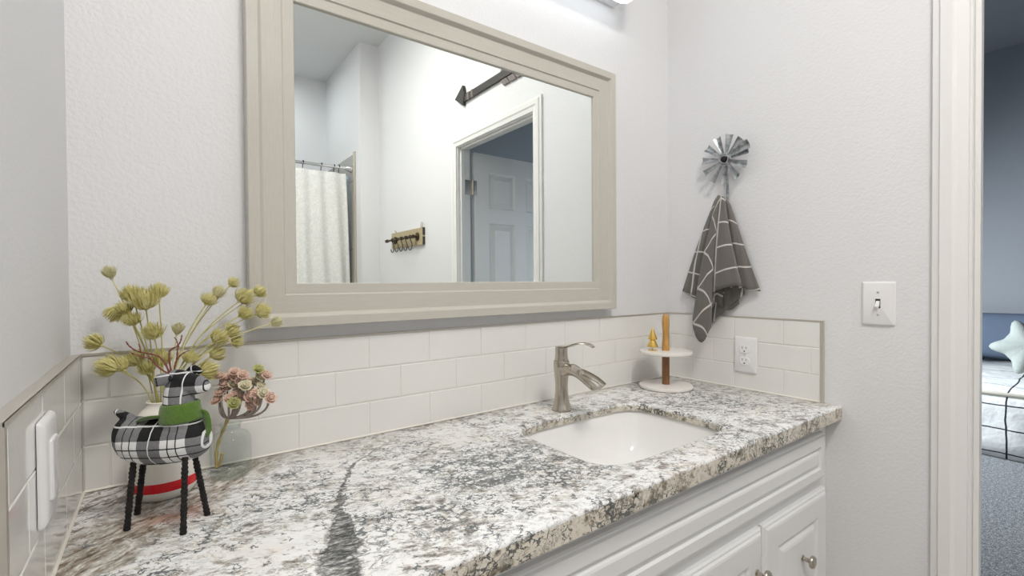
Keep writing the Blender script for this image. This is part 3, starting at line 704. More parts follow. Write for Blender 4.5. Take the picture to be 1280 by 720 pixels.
# ------------------------------------------------------------------ dried flower stems
t = NT('bract_green'); c = t.coord(); t.set(Base_Color=t.ramp(t.noise(c, 60, 3, .6), [(.3, (.50, .45, .14)), (.55, (.72, .66, .28)), (.8, (.84, .79, .47))]), Roughness=.75); M['bract'] = t.m
M['bract_pale'] = simple('bract_pale', (.66, .62, .36), .75, nscale=60, namt=.2)
M['fstem'] = simple('flower_stem', (.50, .46, .15), .65, nscale=80, namt=.25)
M['fstem_pale'] = simple('flower_stem_pale', (.66, .60, .30), .65, nscale=80, namt=.2)
def head_mesh(bm, p, d, R_, n_=54, spread=1.15):
    d = d.normalized(); a = d.cross(V((.3, .2, 1))).normalized(); b_ = d.cross(a)
    for k in range(n_):
        th = spread * math.sqrt((k + .5) / n_) * random.uniform(.85, 1.1); ph = k * 2.39996 + random.uniform(-.2, .2)
        dirv = d * math.cos(th) + (a * math.cos(ph) + b_ * math.sin(ph)) * math.sin(th)
        side = dirv.cross(d); side = side.normalized() if side.length > .05 else a
        nn = side.cross(dirv).normalized(); Lb = R_ * 1.85 * random.uniform(.8, 1.1) * (1 - .12 * th)
        s0 = p + dirv * .0012
        loops = []
        for s_, wd_ in ((0, .5), (.3, 1.0), (.65, .85), (.88, .45), (1, .08)):
            q_ = s0 + dirv * Lb * s_ + nn * (Lb * random.uniform(-.02, .02) + Lb * .16 * s_ * s_ - .16 * Lb * math.sin(PI * s_) * math.sin(th))
            ww = .00088 * wd_ * (R_ / .012)
            loops.append([q_ + side * ww, q_ + nn * ww * .45, q_ - side * ww, q_ - nn * ww * .45])
        loft(bm, loops)
    lathe_c = [(.0005, -.002), (.0022, -.001), (.003, .0015), (.0025, .005), (.0006, .007)]
    M3 = Matrix((a, b_, d)).transposed()
    loft(bm, [[p + M3 @ V((r_ * math.cos(2 * PI * i / 8), r_ * math.sin(2 * PI * i / 8), z)) for i in range(8)] for r_, z in lathe_c])
FS = [  # heads (px, py, radius px), distance plane Y, label
 ([(136, 341, 9, -.070, 1), (143, 393, 11, -.075, 0)], 'tallest dried flower stem, one pale head high above a spiky green one, by the corner'),
 ([(154, 385, 10, -.10, 0)], 'dried flower stem whose head overlaps the spiky low head on the tallest stem'),
 ([(164, 399, 10, -.12, 0)], 'dried flower stem with a small head tucked under the big upper cluster'),
 ([(164, 367, 12, -.085, 0)], 'dried flower stem at the corner side of the big upper cluster of three'),
 ([(181, 374, 15, -.11, 0)], 'dried flower stem with the largest head, middle of the big upper cluster'),
 ([(198, 363, 11, -.085, 0)], 'dried flower stem at the mirror side of the big upper cluster of three'),
 ([(191, 414, 12, -.13, 0)], 'dried flower stem with an upright fan head just above the brown antler tip'),
 ([(222, 411, 8, -.10, 1)], 'short dried flower stem with a pale closed head over the reindeer antlers'),
 ([(116, 428, 11, -.065, 0)], 'dried flower stem reaching furthest towards the side wall, above the tile edge'),
 ([(134, 457, 14, -.09, 0), (150, 455, 11, -.085, 0)], 'drooping dried flower stem with two wide merged heads in front of the tiles'),
 ([(168, 448, 11, -.08, 0)], 'dried flower stem with a head under the brown antler tip'),
 ([(183, 459, 10, -.10, 0)], 'low dried flower stem with a head just above the vase opening'),
 ([(202, 447, 12, -.07, 0)], 'dried flower stem with a head behind the crossing antler twigs'),
 ([(262, 374, 9, -.085, 0)], 'dried flower stem with a closed round head, lower of the pair beside the bare wall'),
 ([(274, 366, 9, -.075, 1)], 'pale dried flower stem, upper head of the pair beside the bare wall'),
 ([(292, 353, 7, -.06, 0)], 'thin dried flower stem with the small head nearest the mirror frame top of the spray'),
 ([(307, 371, 11, -.09, 0), (326, 365, 8, -.08, 0)], 'long dried flower stem with a full head and a small one beside the mirror frame'),
 ([(307, 391, 9, -.10, 0), (329, 389, 10, -.09, 0)], 'dried flower stem with two spiky heads in front of the mirror frame corner'),
 ([(345, 403, 8, -.09, 1)], 'whitish dried flower stem reaching furthest over the mirror frame bottom'),
 ([(292, 414, 10, -.08, 0)], 'dried flower stem with a head just above the tile edge near the mirror'),
 ([(276, 422, 11, -.09, 0), (297, 427, 8, -.08, 0)], 'dried flower stem with a wide head and a small one at the tile edge'),
 ([(272, 441, 10, -.08, 0)], 'dried flower stem with a head below the tile edge above the pink flowers'),
 ([(262, 463, 12, -.09, 0)], 'lowest dried flower stem behind the head of the plaid reindeer'),
 ([(238, 446, 9, -.10, 0)], 'short dried flower stem standing right behind the antler twigs'),
]
neck = VC + V((0, 0, .153))
for si, (heads, lab) in enumerate(FS):
    st_ = thing('dried_flower_stem', lab, 'flower', VC + V((0, 0, .006)))
    base0 = VC + V((0, 0, .006)); hx = heads[0]
    tip = at(hx[0], hx[1], 1, hx[3]); side = (tip - neck); side.z = 0
    ang = random.uniform(0, 6.28); sd = side.normalized() * min(.012, side.length) + V((math.cos(ang), math.sin(ang), 0)) * .005
    bot = VC + V((-sd.x * 1.1, -sd.y * 1.1, .012 + random.uniform(0, .02))); nk = neck + sd
    main = None; pale = heads[0][4]
    for hi, (px, py, rp, Yp, pl) in enumerate(heads):
        c_ = at(px, py, 1, Yp); dep = (c_ - CAM).dot(fw); R_ = rp / F * dep
        if hi == 0:
            # the stem arrives from the neck: leave upwards, then bend out to the head
            v0 = (nk - bot).normalized(); L_ = (c_ - nk).length
            ctrl = nk + V((v0.x * .2 + sd.x * 4, v0.y * .2 + sd.y * 4, 1)).normalized() * L_ * .45
            din = (c_ - ctrl).normalized()
            if c_.z < neck.z + .07: din = (c_ - ctrl).normalized()
            base = c_ - din * R_ * .9
            bez = [nk * (1 - s_) ** 2 + ctrl * 2 * s_ * (1 - s_) + base * s_ ** 2 for s_ in [k / 18 for k in range(19)]]
            main = bez
            bm = B(); tube(bm, [p - base0 for p in [bot, bot.lerp(nk, .5)] + bez], .00105, 6)
            obj('stem', bm, M['fstem_pale' if pale else 'fstem'], st_, smooth=True)
        else:
            k0 = main[11]; k1 = main[15] + (c_ - main[15]) * .35; din = (c_ - k1).normalized(); base = c_ - din * R_ * .9
            bez = [k0 * (1 - s_) ** 2 + (main[14] if hi else k1) * 2 * s_ * (1 - s_) + base * s_ ** 2 for s_ in [k / 10 for k in range(11)]]
            bm = B(); tube(bm, [p - base0 for p in bez], .0008, 6); obj('side_stem', bm, M['fstem_pale' if pale else 'fstem'], st_, smooth=True)
        bm = B(); head_mesh(bm, base - base0, din + V((random.uniform(-.1, .1), random.uniform(-.1, .1), random.uniform(0, .15))), R_ , 104 + rp * 4, .75 if pl else .98)
        obj('flower_head', bm, M['bract_pale' if pl else 'bract'], st_)

# ------------------------------------------------------------------ glass jar and succulent sprig
JC = V((.2115, -.066, H))
jar = thing('glass_jar', 'small clear glass bottle vase beside the plaid reindeer', 'jar', JC)
bm = B()
jp = [(.001, .0015), (.030, .0), (.0325, .003), (.0335, .008), (.0335, .062), (.0325, .070), (.028, .077), (.0195, .081), (.0165, .084), (.0160, .091), (.0185, .094), (.0185, .0965), (.0165, .0968), (.0155, .093), (.0155, .086)]
lathe(bm, jp, 56, caps=(True, False)); obj('jar_glass', bm, M['glass'], jar, smooth=True, auto=60)
su = thing('succulent_sprig', 'artificial sprig of pink succulent rosettes standing in the glass bottle', 'plant', JC + V((0, 0, .01)))
so_ = JC + V((0, 0, .01))
M['sbranch'] = simple('succulent_branch', (.36, .31, .27), .7, nscale=90, namt=.25)
M['sstem'] = simple('succulent_stem', (.42, .34, .13), .65, nscale=70, namt=.35, bump=.5, bscale=180)
JD = .872
def jd(px, py, dd=0): return atd(px, py, JD + dd) - so_
bm = B(); sp_ = smooth_path([jd(285, 523, .002), jd(281, 533), jd(276.5, 544, .0), jd(272, 557), jd(270.5, 571, -.002), jd(271.5, 585, -.004)], 6)
tube(bm, sp_, [.0028 + .0006 * math.sin(i * .9) for i in range(len(sp_))], 10); 
tube(bm, smooth_path([jd(271.5, 585, -.004), jd(275.5, 577, -.004), jd(278, 566, -.004)], 6), [.0020 + .0010 * i / 12 for i in range(13)], 10)
obj('stem', bm, M['sstem'], su, smooth=True)
ROS = [(275, 472, 6), (283, 475, 6), (295.5, 474, 7), (303, 470, 6), (293, 466.7, 6), (306.7, 476, 5), (293, 483, 7), (305.5, 483, 7), (318, 479, 7), (325.5, 483, 5), (322, 463, 6), (332, 470, 6), (324.5, 472, 5), (276, 492, 6), (273, 501.5, 7), (294, 495.5, 7), (292, 504.5, 6.5), (311, 497, 6.5), (312, 506.7, 6.5), (328, 492, 6.5), (336.7, 498, 6.5), (321, 503, 4.5), (284, 487, 5), (288, 471, 5), (300, 488, 5.5), (310, 486, 5.5), (302, 497, 5.5), (286, 499, 5.5), (318, 492, 5), (280, 482, 5.5), (299, 478, 5)]
t = NT('rosette_petals'); uvn = t.n('ShaderNodeUVMap'); uvn.uv_map = 'UVMap'; s0_ = t.sep(uvn.outputs[0])
def petal_mat(name, edge, mid, core):
    t = NT(name); uvn = t.n('ShaderNodeUVMap'); uvn.uv_map = 'UVMap'; s_ = t.sep(uvn.outputs[0])
    v_ = t.math('ADD', s_[1], t.math('MULTIPLY', t.math('ABSOLUTE', t.math('SUBTRACT', s_[0], .5)), .5))
    t.set(Base_Color=t.ramp(v_, [(.0, core), (.45, mid), (.85, edge)]), Roughness=.55); return t.m
PM = [petal_mat('pink_petals', (.48, .07, .13), (.80, .50, .48), (.72, .62, .42)), petal_mat('cream_petals', (.66, .27, .28), (.86, .76, .66), (.66, .64, .34)), petal_mat('green_petals', (.50, .30, .16), (.58, .55, .26), (.40, .44, .14))]
def rosette(bm, p, d, R_):
    uvl_ = bm.loops.layers.uv.verify()
    d = d.normalized(); a = d.cross(V((.2, .9, .3))).normalized(); b_ = d.cross(a)
    for wi, (n_, el, ln) in enumerate(((8, .25, 1.0), (7, .62, .82), (6, 1.0, .6), (4, 1.3, .42))):
        for k in range(n_):
            ph = 2 * PI * (k + .5 * wi) / n_ + random.uniform(-.1, .1)
            rad = a * math.cos(ph) + b_ * math.sin(ph); tn = -a * math.sin(ph) + b_ * math.cos(ph)
            dv = rad * math.cos(el) + d * math.sin(el); nn = -rad * math.sin(el) + d * math.cos(el)
            Lp = R_ * ln; W_ = R_ * .34 * (.7 + .3 * ln)
            prev = None
            for s_, w_, u_ in ((0, .35, 0), (.4, .9, .02), (.75, 1.0, .1), (.93, .55, .2), (1.0, .06, .26)):
                q_ = p + d * R_ * .1 * wi + dv * Lp * s_ + nn * Lp * u_
                row = [(bm.verts.new(q_ - tn * W_ * w_ + nn * W_ * w_ * .35), 0, s_), (bm.verts.new(q_), .5, s_), (bm.verts.new(q_ + tn * W_ * w_ + nn * W_ * w_ * .35), 1, s_)]
                if prev:
                    for i in range(2):
                        f_ = bm.faces.new((prev[i][0], prev[i + 1][0], row[i + 1][0], row[i][0]))
                        for lp_, q2 in zip(f_.loops, (prev[i], prev[i + 1], row[i + 1], row[i])): lp_[uvl_].uv = (q2[1], q2[2])
                prev = row
fork = jd(286, 523, .002); bmB = B()
for k, (px, py, rp) in enumerate(ROS):
    dd = random.uniform(-.018, .014) - (.012 if py > 490 else 0)
    c_ = jd(px, py, dd); c_.y = min(c_.y, -.02 - so_.y - .0)
    out = (c_ - (fork + V((0, 0, .02)))).normalized(); dirr = (out + V((-.1, -.9, .5))).normalized()
    b0 = c_ - dirr * .004
    c1 = fork + V((c_.x - fork.x, c_.y - fork.y, 0)) * .9 + V((0, 0, .003)) + V((c_.x - fork.x, 0, 0)) * .15
    pts = [fork * (1 - s_) ** 2 + c1 * 2 * s_ * (1 - s_) + b0 * s_ ** 2 for s_ in [i / 12 for i in range(13)]]
    if k % 3 == 0 or k in (4, 13, 14, 19, 20): tube(bmB, pts, .0019, 8)
    else: tube(bmB, [pts[8].lerp(fork, .0) * .35 + c_ * .65 - dirr * .006, b0], .0016, 7)
    bm = B(); rosette(bm, c_, dirr, rp / F * JD * 1.3)
    ob = obj('rosette', bm, PM[2] if k in (16, 10) else PM[1] if k in (6, 7, 8, 12, 9, 19) else PM[0], su, smooth=True)
    s2 = ob.modifiers.new('thick', 'SOLIDIFY'); s2.thickness = .0005
obj('branches', bmB, M['sbranch'], su, smooth=True)

# ------------------------------------------------------------------ plaid reindeer
gth = -YAW
GO = V((.110, -.213, H))
gx = V((math.cos(gth), math.sin(gth), 0)); gy = V((-math.sin(gth), math.cos(gth), 0))
GD = .700
def G(px, py, dd=0.0):
    p = atd(px, py, GD + dd) - GO
    return V((p.dot(gx), p.dot(gy), p.z))
rd = thing('reindeer_figurine', 'black and white plaid fabric reindeer figurine with a green scarf on the counter', 'figurine', GO, gth)
def plaid():
    t = NT('plaid_fabric'); c = t.coord(); w_ = t.noise(c, 30, 2); x, y, z = t.sep(c)
    x = t.math('ADD', x, t.math('MULTIPLY', t.math('SUBTRACT', w_, .5), .006)); z = t.math('ADD', z, t.math('MULTIPLY', x, -.03)); x = t.math('ADD', x, t.math('MULTIPLY', t.math('GREATER_THAN', z, .175), .0257)); z = t.math('ADD', z, t.math('MULTIPLY', t.math('SUBTRACT', w_, .5), .005))
    P = .0725
    def band(v, off, P=.0725):
        fr = t.math('FRACT', t.math('ADD', t.math('DIVIDE', v, P), off)); blk = t.math('LESS_THAN', fr, .5)
        def line(c_, w2): return t.math('LESS_THAN', t.math('ABSOLUTE', t.math('SUBTRACT', fr, c_)), w2)
        wl = line(.25, .013); bl = t.math('MAXIMUM', line(.66, .012), line(.83, .012)); return blk, wl, bl
    bx_, wx_, lx_ = band(x, 10.209, .064); bz_, wz_, lz_ = band(z, .173)
    s_ = t.math('ADD', bx_, bz_)
    fine = t.noise(c, 900, 1)
    col = t.mix(t.math('GREATER_THAN', s_, .5), (.82, .82, .82), t.mix(fine, (.10, .10, .105), (.30, .30, .31)))
    col = t.mix(t.math('GREATER_THAN', s_, 1.5), col, (.010, .010, .011))
    col = t.mix(t.math('MAXIMUM', lx_, lz_), col, (.015, .015, .017))
    col = t.mix(t.math('MAXIMUM', wx_, t.math('MULTIPLY', wz_, .8)), col, (.80, .80, .80))
    t.set(Base_Color=col, Roughness=.9); t.bump(fine, .4, .0006); return t.m
M['plaid'] = plaid()
bm = B()
def ringx(x, zc, hz, hy, y=0, n_=20): return [V((x, y + hy * math.cos(2 * PI * k / n_), zc + hz * math.sin(2 * PI * k / n_))) for k in range(n_)]
px2 = 1 / F * GD
tors = [(144.7, 541, 5, 7), (147, 542, 15, 13), (152, 545, 22.5, 19), (160, 548, 27, 24), (172, 551, 28.5, 27), (188, 552.5, 28.5, 28), (205, 552, 28.5, 28), (222, 550, 28.5, 27), (236, 548, 28, 26), (247, 548, 24, 22), (254, 549, 18, 16), (258, 550, 9, 9)]
L = []
for px, py, hh, hd in tors:
    g_ = G(px, py); L.append(ringx(g_.x, g_.z, hh * px2, hd * px2))
loft(bm, L)
# neck
def ringz(p, a_, b_, tilt=0, n_=20): return [p + V((a_ * math.cos(2 * PI * k / n_), b_ * math.sin(2 * PI * k / n_), a_ * math.cos(2 * PI * k / n_) * tilt)) for k in range(n_)]
loft(bm, [ringz(G(228, 548), 26 * px2, 20 * px2), ringz(G(227, 530), 24 * px2, 19 * px2), ringz(G(226, 515), 21 * px2, 17 * px2), ringz(G(224, 500), 18 * px2, 15 * px2), ringz(G(223, 486), 16 * px2, 14 * px2), ringz(G(222, 474), 11 * px2, 11 * px2)])
# head
hd_ = [(207.5, 474, 5, 6), (210, 474.5, 10, 9), (216, 476, 14, 12), (224, 478.5, 16, 13.5), (233, 480.5, 15, 13), (242, 481, 13, 11), (250, 481, 11, 9), (256, 482.5, 8, 7.5), (259.5, 483.5, 3.5, 4)]
L = []
for px, py, hh, hw_ in hd_:
    g_ = G(px, py); L.append(ringx(g_.x, g_.z, hh * px2, hw_ * px2))
loft(bm, L)
# tail
loft(bm, [[p for p in ringz(G(x_, y_), a_ * px2, b_ * px2, .3)] for x_, y_, a_, b_ in ((165, 532, 9, 6), (159, 521, 8, 5.5), (152, 517, 6, 5), (147, 514, 4.5, 4), (145, 512, 2.5, 2.5))])
bd = obj('body', bm, M['plaid'], rd, smooth=True)
rm = bd.modifiers.new('r', 'REMESH'); rm.mode = 'VOXEL'; rm.voxel_size = .0012; rm.use_smooth_shade = True
sm = bd.modifiers.new('s', 'SMOOTH'); sm.iterations = 6; sm.factor = .6
def leaf(bm, pts, widths, wdir, thick):
    """flat soft leaf: spine points, half-widths, width direction"""
    L = []
    P_ = smooth_path(pts, 4); n_ = len(P_); W_ = smooth_path([V((w_, 0, 0)) for w_ in widths], 4); wdir = V(wdir).normalized()
    for i, p in enumerate(P_):
        tan = (P_[min(i + 1, n_ - 1)] - P_[max(i - 1, 0)]).normalized(); wd_ = (wdir - tan * wdir.dot(tan)).normalized(); nn = tan.cross(wd_)
        L.append([p + wd_ * W_[i].x * math.cos(a) + nn * thick * math.sin(a) for a in [2 * PI * k / 12 for k in range(12)]])
    loft(bm, L)
bm = B(); leaf(bm, [G(213, 473, -.012), G(206, 474, -.018), G(200, 477, -.021), G(195.5, 482, -.022)], [.004, .0095, .0095, .002], (0, -.2, 1), .0042); obj('ear', bm, M['plaid'], rd, smooth=True)
bm = B(); leaf(bm, [G(233, 469, .008), G(240, 463, .012), G(246, 462, .013), G(251, 466, .013)], [.004, .0075, .0075, .002], (0.1, -.6, 1), .004); obj('ear', bm, M['plaid'], rd, smooth=True)
# legs: black yarn wound on wire
M['yarn'] = simple('black_yarn', (.012, .010, .009), .9, nscale=200, namt=.4)
t = NT('felt'); c = t.coord(); f = t.noise(c, 260, 4, .7); t.set(Base_Color=t.mix(f, (.055, .115, .012), (.13, .24, .035)), Roughness=1, Sheen_Weight=.4); t.bump(f, .8, .001); M['felt'] = t.m
def local(p): q_ = V(p) - GO; return V((q_.dot(gx), q_.dot(gy), q_.z))
for (fx_, fy_), (tx, ty, td) in (((.067, -.206), (167.5, 572, -.014)), ((.077, -.154), (180, 572, .016)), ((.132, -.269), (231.5, 571, -.014)), ((.164, -.223), (243, 567, .014))):
    a_ = local((fx_, fy_, H + .0005)); b_ = G(tx, ty, td); n_ = 70
    pts = [a_.lerp(b_, i / n_) for i in range(n_ + 1)]
    bm = B(); tube(bm, pts, [.0041 + .0005 * math.sin(i * 1.5) + .0003 * math.sin(i * .37) for i in range(n_ + 1)], 9); obj('leg', bm, M['yarn'], rd, smooth=True)
# scarf
bm = B(); L = []
for s_ in [k / 8 for k in range(9)]:
    pass
nk_ = [(1, 526.5, 23.5, 19.5), (1, 525, 25, 20.5), (0, 519, 24.5, 20), (-1, 511, 23.5, 19), (-1, 505, 22.5, 18), (-1, 503, 20.5, 17)]
L = [ringz(G(226.5 + a0, y_ - .5), a_ * px2, b_ * px2, .10, 32) for a0, y_, a_, b_ in nk_]
loft(bm, L, cap0=False, cap1=False); sc_ = obj('scarf', bm, M['felt'], rd, smooth=True); s2 = sc_.modifiers.new('t', 'SOLIDIFY'); s2.thickness = .0025
bm = B(); leaf(bm, [G(214, 522, -.006), G(203, 521, -.008), G(190, 522, -.008), G(180, 524.5, -.007), G(171, 528, -.006)], [.012, .0125, .0125, .009, .002], (0, 1, -.35), .0022); obj('scarf_end', bm, M['felt'], rd, smooth=True)
bm = B(); leaf(bm, [G(249, 513, .004), G(256, 517, .004), G(259, 527, .003), G(260, 537, .002), G(259, 546, .001)], [.004, .0075, .0085, .007, .002], (.9, -.35, .1), .0022); obj('scarf_end', bm, M['felt'], rd, smooth=True)
# antlers
M['twig'] = simple('red_brown_twig', (.20, .060, .045), .6, nscale=100, namt=.3)
def twig(bm, pts, r_a, r_b, d0, d1):
    n_ = len(pts); P_ = smooth_path([G(x, y, d0 + (d1 - d0) * i / (n_ - 1)) for i, (x, y) in enumerate(pts)], 5); n2 = len(P_)
    tube(bm, P_, [r_a + (r_b - r_a) * i / n2 + .00025 * math.sin(i * 2.1) for i in range(n2)], 7)
bm = B(); twig(bm, [(214, 466), (211.5, 448.5), (212.6, 438), (221, 433), (225.5, 427), (227.4, 419)], .0013, .0009, .006, .012)
obj('antler', bm, M['twig'], rd, smooth=True)
bm = B(); twig(bm, [(217, 466), (219, 455), (221, 448.5), (222, 437), (223.5, 432)], .0013, .001, .003, .012); twig(bm, [(221, 450), (226.7, 443), (236, 438)], .001, .0006, .005, .0); twig(bm, [(222.5, 434), (221, 426), (218, 422)], .0009, .0006, .01, .014)
obj('antler', bm, M['twig'], rd, smooth=True)
bm = B(); twig(bm, [(212, 467), (205.6, 453), (197.4, 445), (183, 441.5), (171.5, 439), (162, 433), (157.5, 427)], .0014, .0009, -.004, -.020); twig(bm, [(176, 440.5), (175, 435), (173.5, 430)], .0009, .0007, -.016, -.018)
obj('antler', bm, M['twig'], rd, smooth=True)
bm = B(); twig(bm, [(211, 468), (197, 458), (188, 448.5), (174, 445), (164.5, 441)], .0013, .0008, -.008, -.028); twig(bm, [(191, 451), (187, 446), (185, 445)], .0009, .0006, -.018, -.018)
obj('antler', bm, M['twig'], rd, smooth=True)

# ------------------------------------------------------------------ things seen in the mirror: arrow, hook board, shower
ar = thing('wooden_arrow', 'dark and grey wooden arrow sign hanging over the doorway', 'wall decor', (WX, -1.25, 1.49 + H))
def abox(bm, y0, y1, z0, z1, x0, x1): box(bm, (-x1, y0, z0), (-x0, y1, z1))
# local y is world y + 1.25; the tip points away from the mirror (towards -Y)
bm = B(); abox(bm, -.245, .50, -.020, .022, .004, .018); obj('shaft', bm, M['arrow_dark'], ar, bevel=.001)
bm = B()
L = [[V((-.002, -.34, .022)), V((-.002, -.245, .082)), V((-.002, -.225, .020)), V((-.002, -.245, -.042))]]
L.append([p + V((-.020, 0, 0)) for p in L[0]]); loft(bm, L); obj('arrow_head', bm, M['arrow_dark'], ar)
for y in (-.20, -.155): 
    bm = B(); abox(bm, y, y + .022, -.021, .023, .004, .0195); obj('band', bm, M['arrow_grey'], ar)
for sg in (1, -1):
    for k in range(3):
        bm = B(); y = .13 + .062 * k
        q_ = [V((-.002, y, .001 + sg * .0)), V((-.002, y + .056, .001)), V((-.002, y + .056 + .045, .001 + sg * .058)), V((-.002, y + .045, .001 + sg * .058))]
        q_ = [V((-.002, y - .045 if i in (2, 3) and False else p.y - (.0), p.z)) for i, p in enumerate(q_)]
        loft(bm, [q_, [p + V((-.010, 0, 0)) for p in q_]]); obj('fletching', bm, M['arrow_grey'], ar)

hb = thing('pipe_hook_board', 'pale wood board with a dark pipe rail mounted on the wall past the doorway', 'hook rack', (WX, -2.36, .69 + H))
bm = B(); box(bm, (0, -.285, -.062), (-.02, .285, .062)); obj('board', bm, M['board'], hb, bevel=.001)
bm = B(); box(bm, (-.0005, .2855, -.061), (-.0195, .2865, -.005)); box(bm, (-.0005, .2855, .006), (-.0195, .2865, .061)); obj('burnt_edge', bm, M['arrow_dark'], hb)
bm = B(); 
tube(bm, [(-.055, -.30, .0), (-.055, .215, .0)], .0085, 12)
for y in (-.30, -.285, -.18, -.09, 0.0, .09, .18, .20): tube(bm, [(-.055, y - .008, 0), (-.055, y + .008, 0)], .0135, 12)
tube(bm, [(-.055, .205, 0), (-.02, .205, 0)], .0075, 10); tube(bm, [(-.055, -.205, 0), (-.02, -.205, 0)], .0075, 10)
for y in (.205, -.205): tube(bm, [(-.02, y, 0), (-.027, y, 0)], .030, 20)
obj('pipe_rail', bm, M['bronze'], hb, smooth=True, auto=40)
for y in (.19, .27):
    pass
bm = B(); tube(bm, smooth_path([(-.01, .235, .060), (-.012, .245, .085), (-.012, .262, .10), (-.012, .270, .085), (-.01, .25, .06)], 5), .0022, 6); M['twine'] = simple('twine', (.45, .33, .22), .9)
obj('hanging_cord', bm, M['twine'], hb, smooth=True)
bm = B(); tube(bm, smooth_path([(-.01, -.20, .060), (-.012, -.215, .075), (-.012, -.235, .082), (-.012, -.20, .06)], 5), .0022, 6)
obj('hanging_cord', bm, M['twine'], hb, smooth=True)
HKL = ['closest to the doorway', 'second from the doorway', 'in the middle of the rail', 'second from the shower end', 'at the shower end']
for k in range(5):
    y = .155 - .083 * k
    bm = B(); tube(bm, smooth_path([(-.055, 0, .010), (-.063, .004, .012), (-.066, .006, .0), (-.060, .006, -.014), (-.058, .014, -.030), (-.058, .030, -.050), (-.058, .030, -.075), (-.058, .008, -.095), (-.058, -.020, -.090), (-.058, -.030, -.070)], 5), .0032, 7)
    sh = obj('s_hook', bm, M['darkmetal'], smooth=True, loc=V((WX, -2.36 + y, .69 + H))); tag(sh, 'black S hook on the pipe rail, the one ' + HKL[k], 'hook')

# shower
t = NT('shower_tile'); c = t.coord(); br = t.n('ShaderNodeTexBrick', i_Vector=t.mapping(c, rot=(PI / 2, 0, PI / 2)), i_Scale=1.0, i_Color1=(.34, .335, .31, 1), i_Color2=(.38, .37, .345, 1), i_Mortar=(.25, .24, .22, 1), i_Mortar_Size=.004)
br.inputs['Brick Width'].default_value = .6; br.inputs['Row Height'].default_value = .3
t.set(Base_Color=br.outputs[0], Roughness=.2); M['shtile'] = t.m
bm = B(); box(bm, (1.481, -3.13, 0), (1.49, -3.98, 1.48 + H)); box(bm, (-.014, -3.971, 0), (1.481, -3.98, 1.48 + H)); struct('wall_shower_tile', bm, M['shtile'])
bm = B(); box(bm, (1.478, -3.085, 0), (1.49, -3.13, 1.50 + H)); struct('trim_4', bm, simple('bullnose_tile', (.50, .45, .38), .25), bevel=.003)
tub = B(); 
box(tub, (-.008, -3.14, 0), (1.48, -3.97, .40)); 
tb = obj('bathtub', tub, M['porcelain'], bevel=.02); tag(tb, 'white bathtub behind the shower curtain', 'bathtub')
rod = thing('shower_rod', 'chrome shower curtain rod across the tub alcove', 'curtain rod', (.73, -3.175, 1.362 + H))
bm = B(); tube(bm, [(-.738, 0, 0), (.75, 0, 0)], .0125, 16); obj('rod', bm, M['chrome'], rod, smooth=True, auto=40)
for x, s_ in ((.75, -1), (-.738, 1)):
    bm = B(); tube(bm, [(x, 0, 0), (x + s_ * .012, 0, 0), (x + s_ * .05, 0, 0)], [.036, .034, .016], 24); obj('rod_flange', bm, M['chrome'], rod, smooth=True, auto=40)
t = NT('curtain_cloth'); c = t.coord(); vv = t.n('ShaderNodeTexVoronoi', i_Vector=c, i_Scale=28.0); vv.feature = 'DISTANCE_TO_EDGE'
f = t.noise(c, 26, 4, .6, 1.5)
t.set(Base_Color=t.mix(t.ramp(f, [(.44, 0.0), (.5, 1.0), (.56, 0.0)]), (.86, .855, .83), (.72, .72, .70)), Roughness=.8); t.bump(f, .5, .004); M['curtain'] = t.m
def curtain(x0, x1, z0, z1, amp, waves, y, n_=150, grow=.035):
    bm = B(); rows = []
    for j in range(25):
        s_ = j / 24; z = z1 + (z0 - z1) * s_; row = []
        for i in range(n_ + 1):
            u = i / n_; x = x0 + (x1 + grow * s_ ** .7 - x0) * u
            row.append(bm.verts.new((x, y + amp * (.5 + .5 * s_) * math.sin(u * waves * 2 * PI + .6 * math.sin(s_ * 2 + u * 9)), z)))
        rows.append(row)
    for a, b_ in zip(rows, rows[1:]):
        for i in range(n_): bm.faces.new((a[i], a[i + 1], b_[i + 1], b_[i]))
    return bm
cu = obj('shower_curtain', curtain(-.60, .70, -.95 - .2, -.05, .022, 10, 0), M['curtain'], smooth=True, loc=(.73, -3.175, 1.362 + H)); s2 = cu.modifiers.new('t', 'SOLIDIFY'); s2.thickness = .002
tag(cu, 'cream embossed fabric shower curtain hanging from the chrome rod', 'shower curtain')
ln = obj('shower_liner', curtain(-.60, .742, -1.2, -.055, .012, 12, -.055, grow=0), simple('liner_vinyl', (.42, .52, .60), .35), smooth=True, loc=(.73, -3.175, 1.362 + H)); s2 = ln.modifiers.new('t', 'SOLIDIFY'); s2.thickness = .001
tag(ln, 'blue grey shower liner showing past the edge of the curtain', 'shower liner')
RL = ['closest to the wall flange', 'second from the wall flange', 'third from the wall flange', 'by the mirror edge']
for k, px in enumerate((424, 418, 402, 379)):
    p = at(px, 210, 1, 3.155)
    bm = B(); tube(bm, smooth_path([(0, -.010, -.050), (0, -.022, -.045), (0, -.024, -.025), (0, -.010, -.010), (0, -.016, .008), (0, -.004, .018), (0, .012, .014), (0, .016, -.002)], 5), .0032, 7)
    rg = obj('curtain_hook', bm, M['darkmetal'], smooth=True, loc=(p.x, -3.175, 1.362 + H)); tag(rg, 'black S hook holding the shower curtain on the rod, ' + RL[k], 'curtain hook')

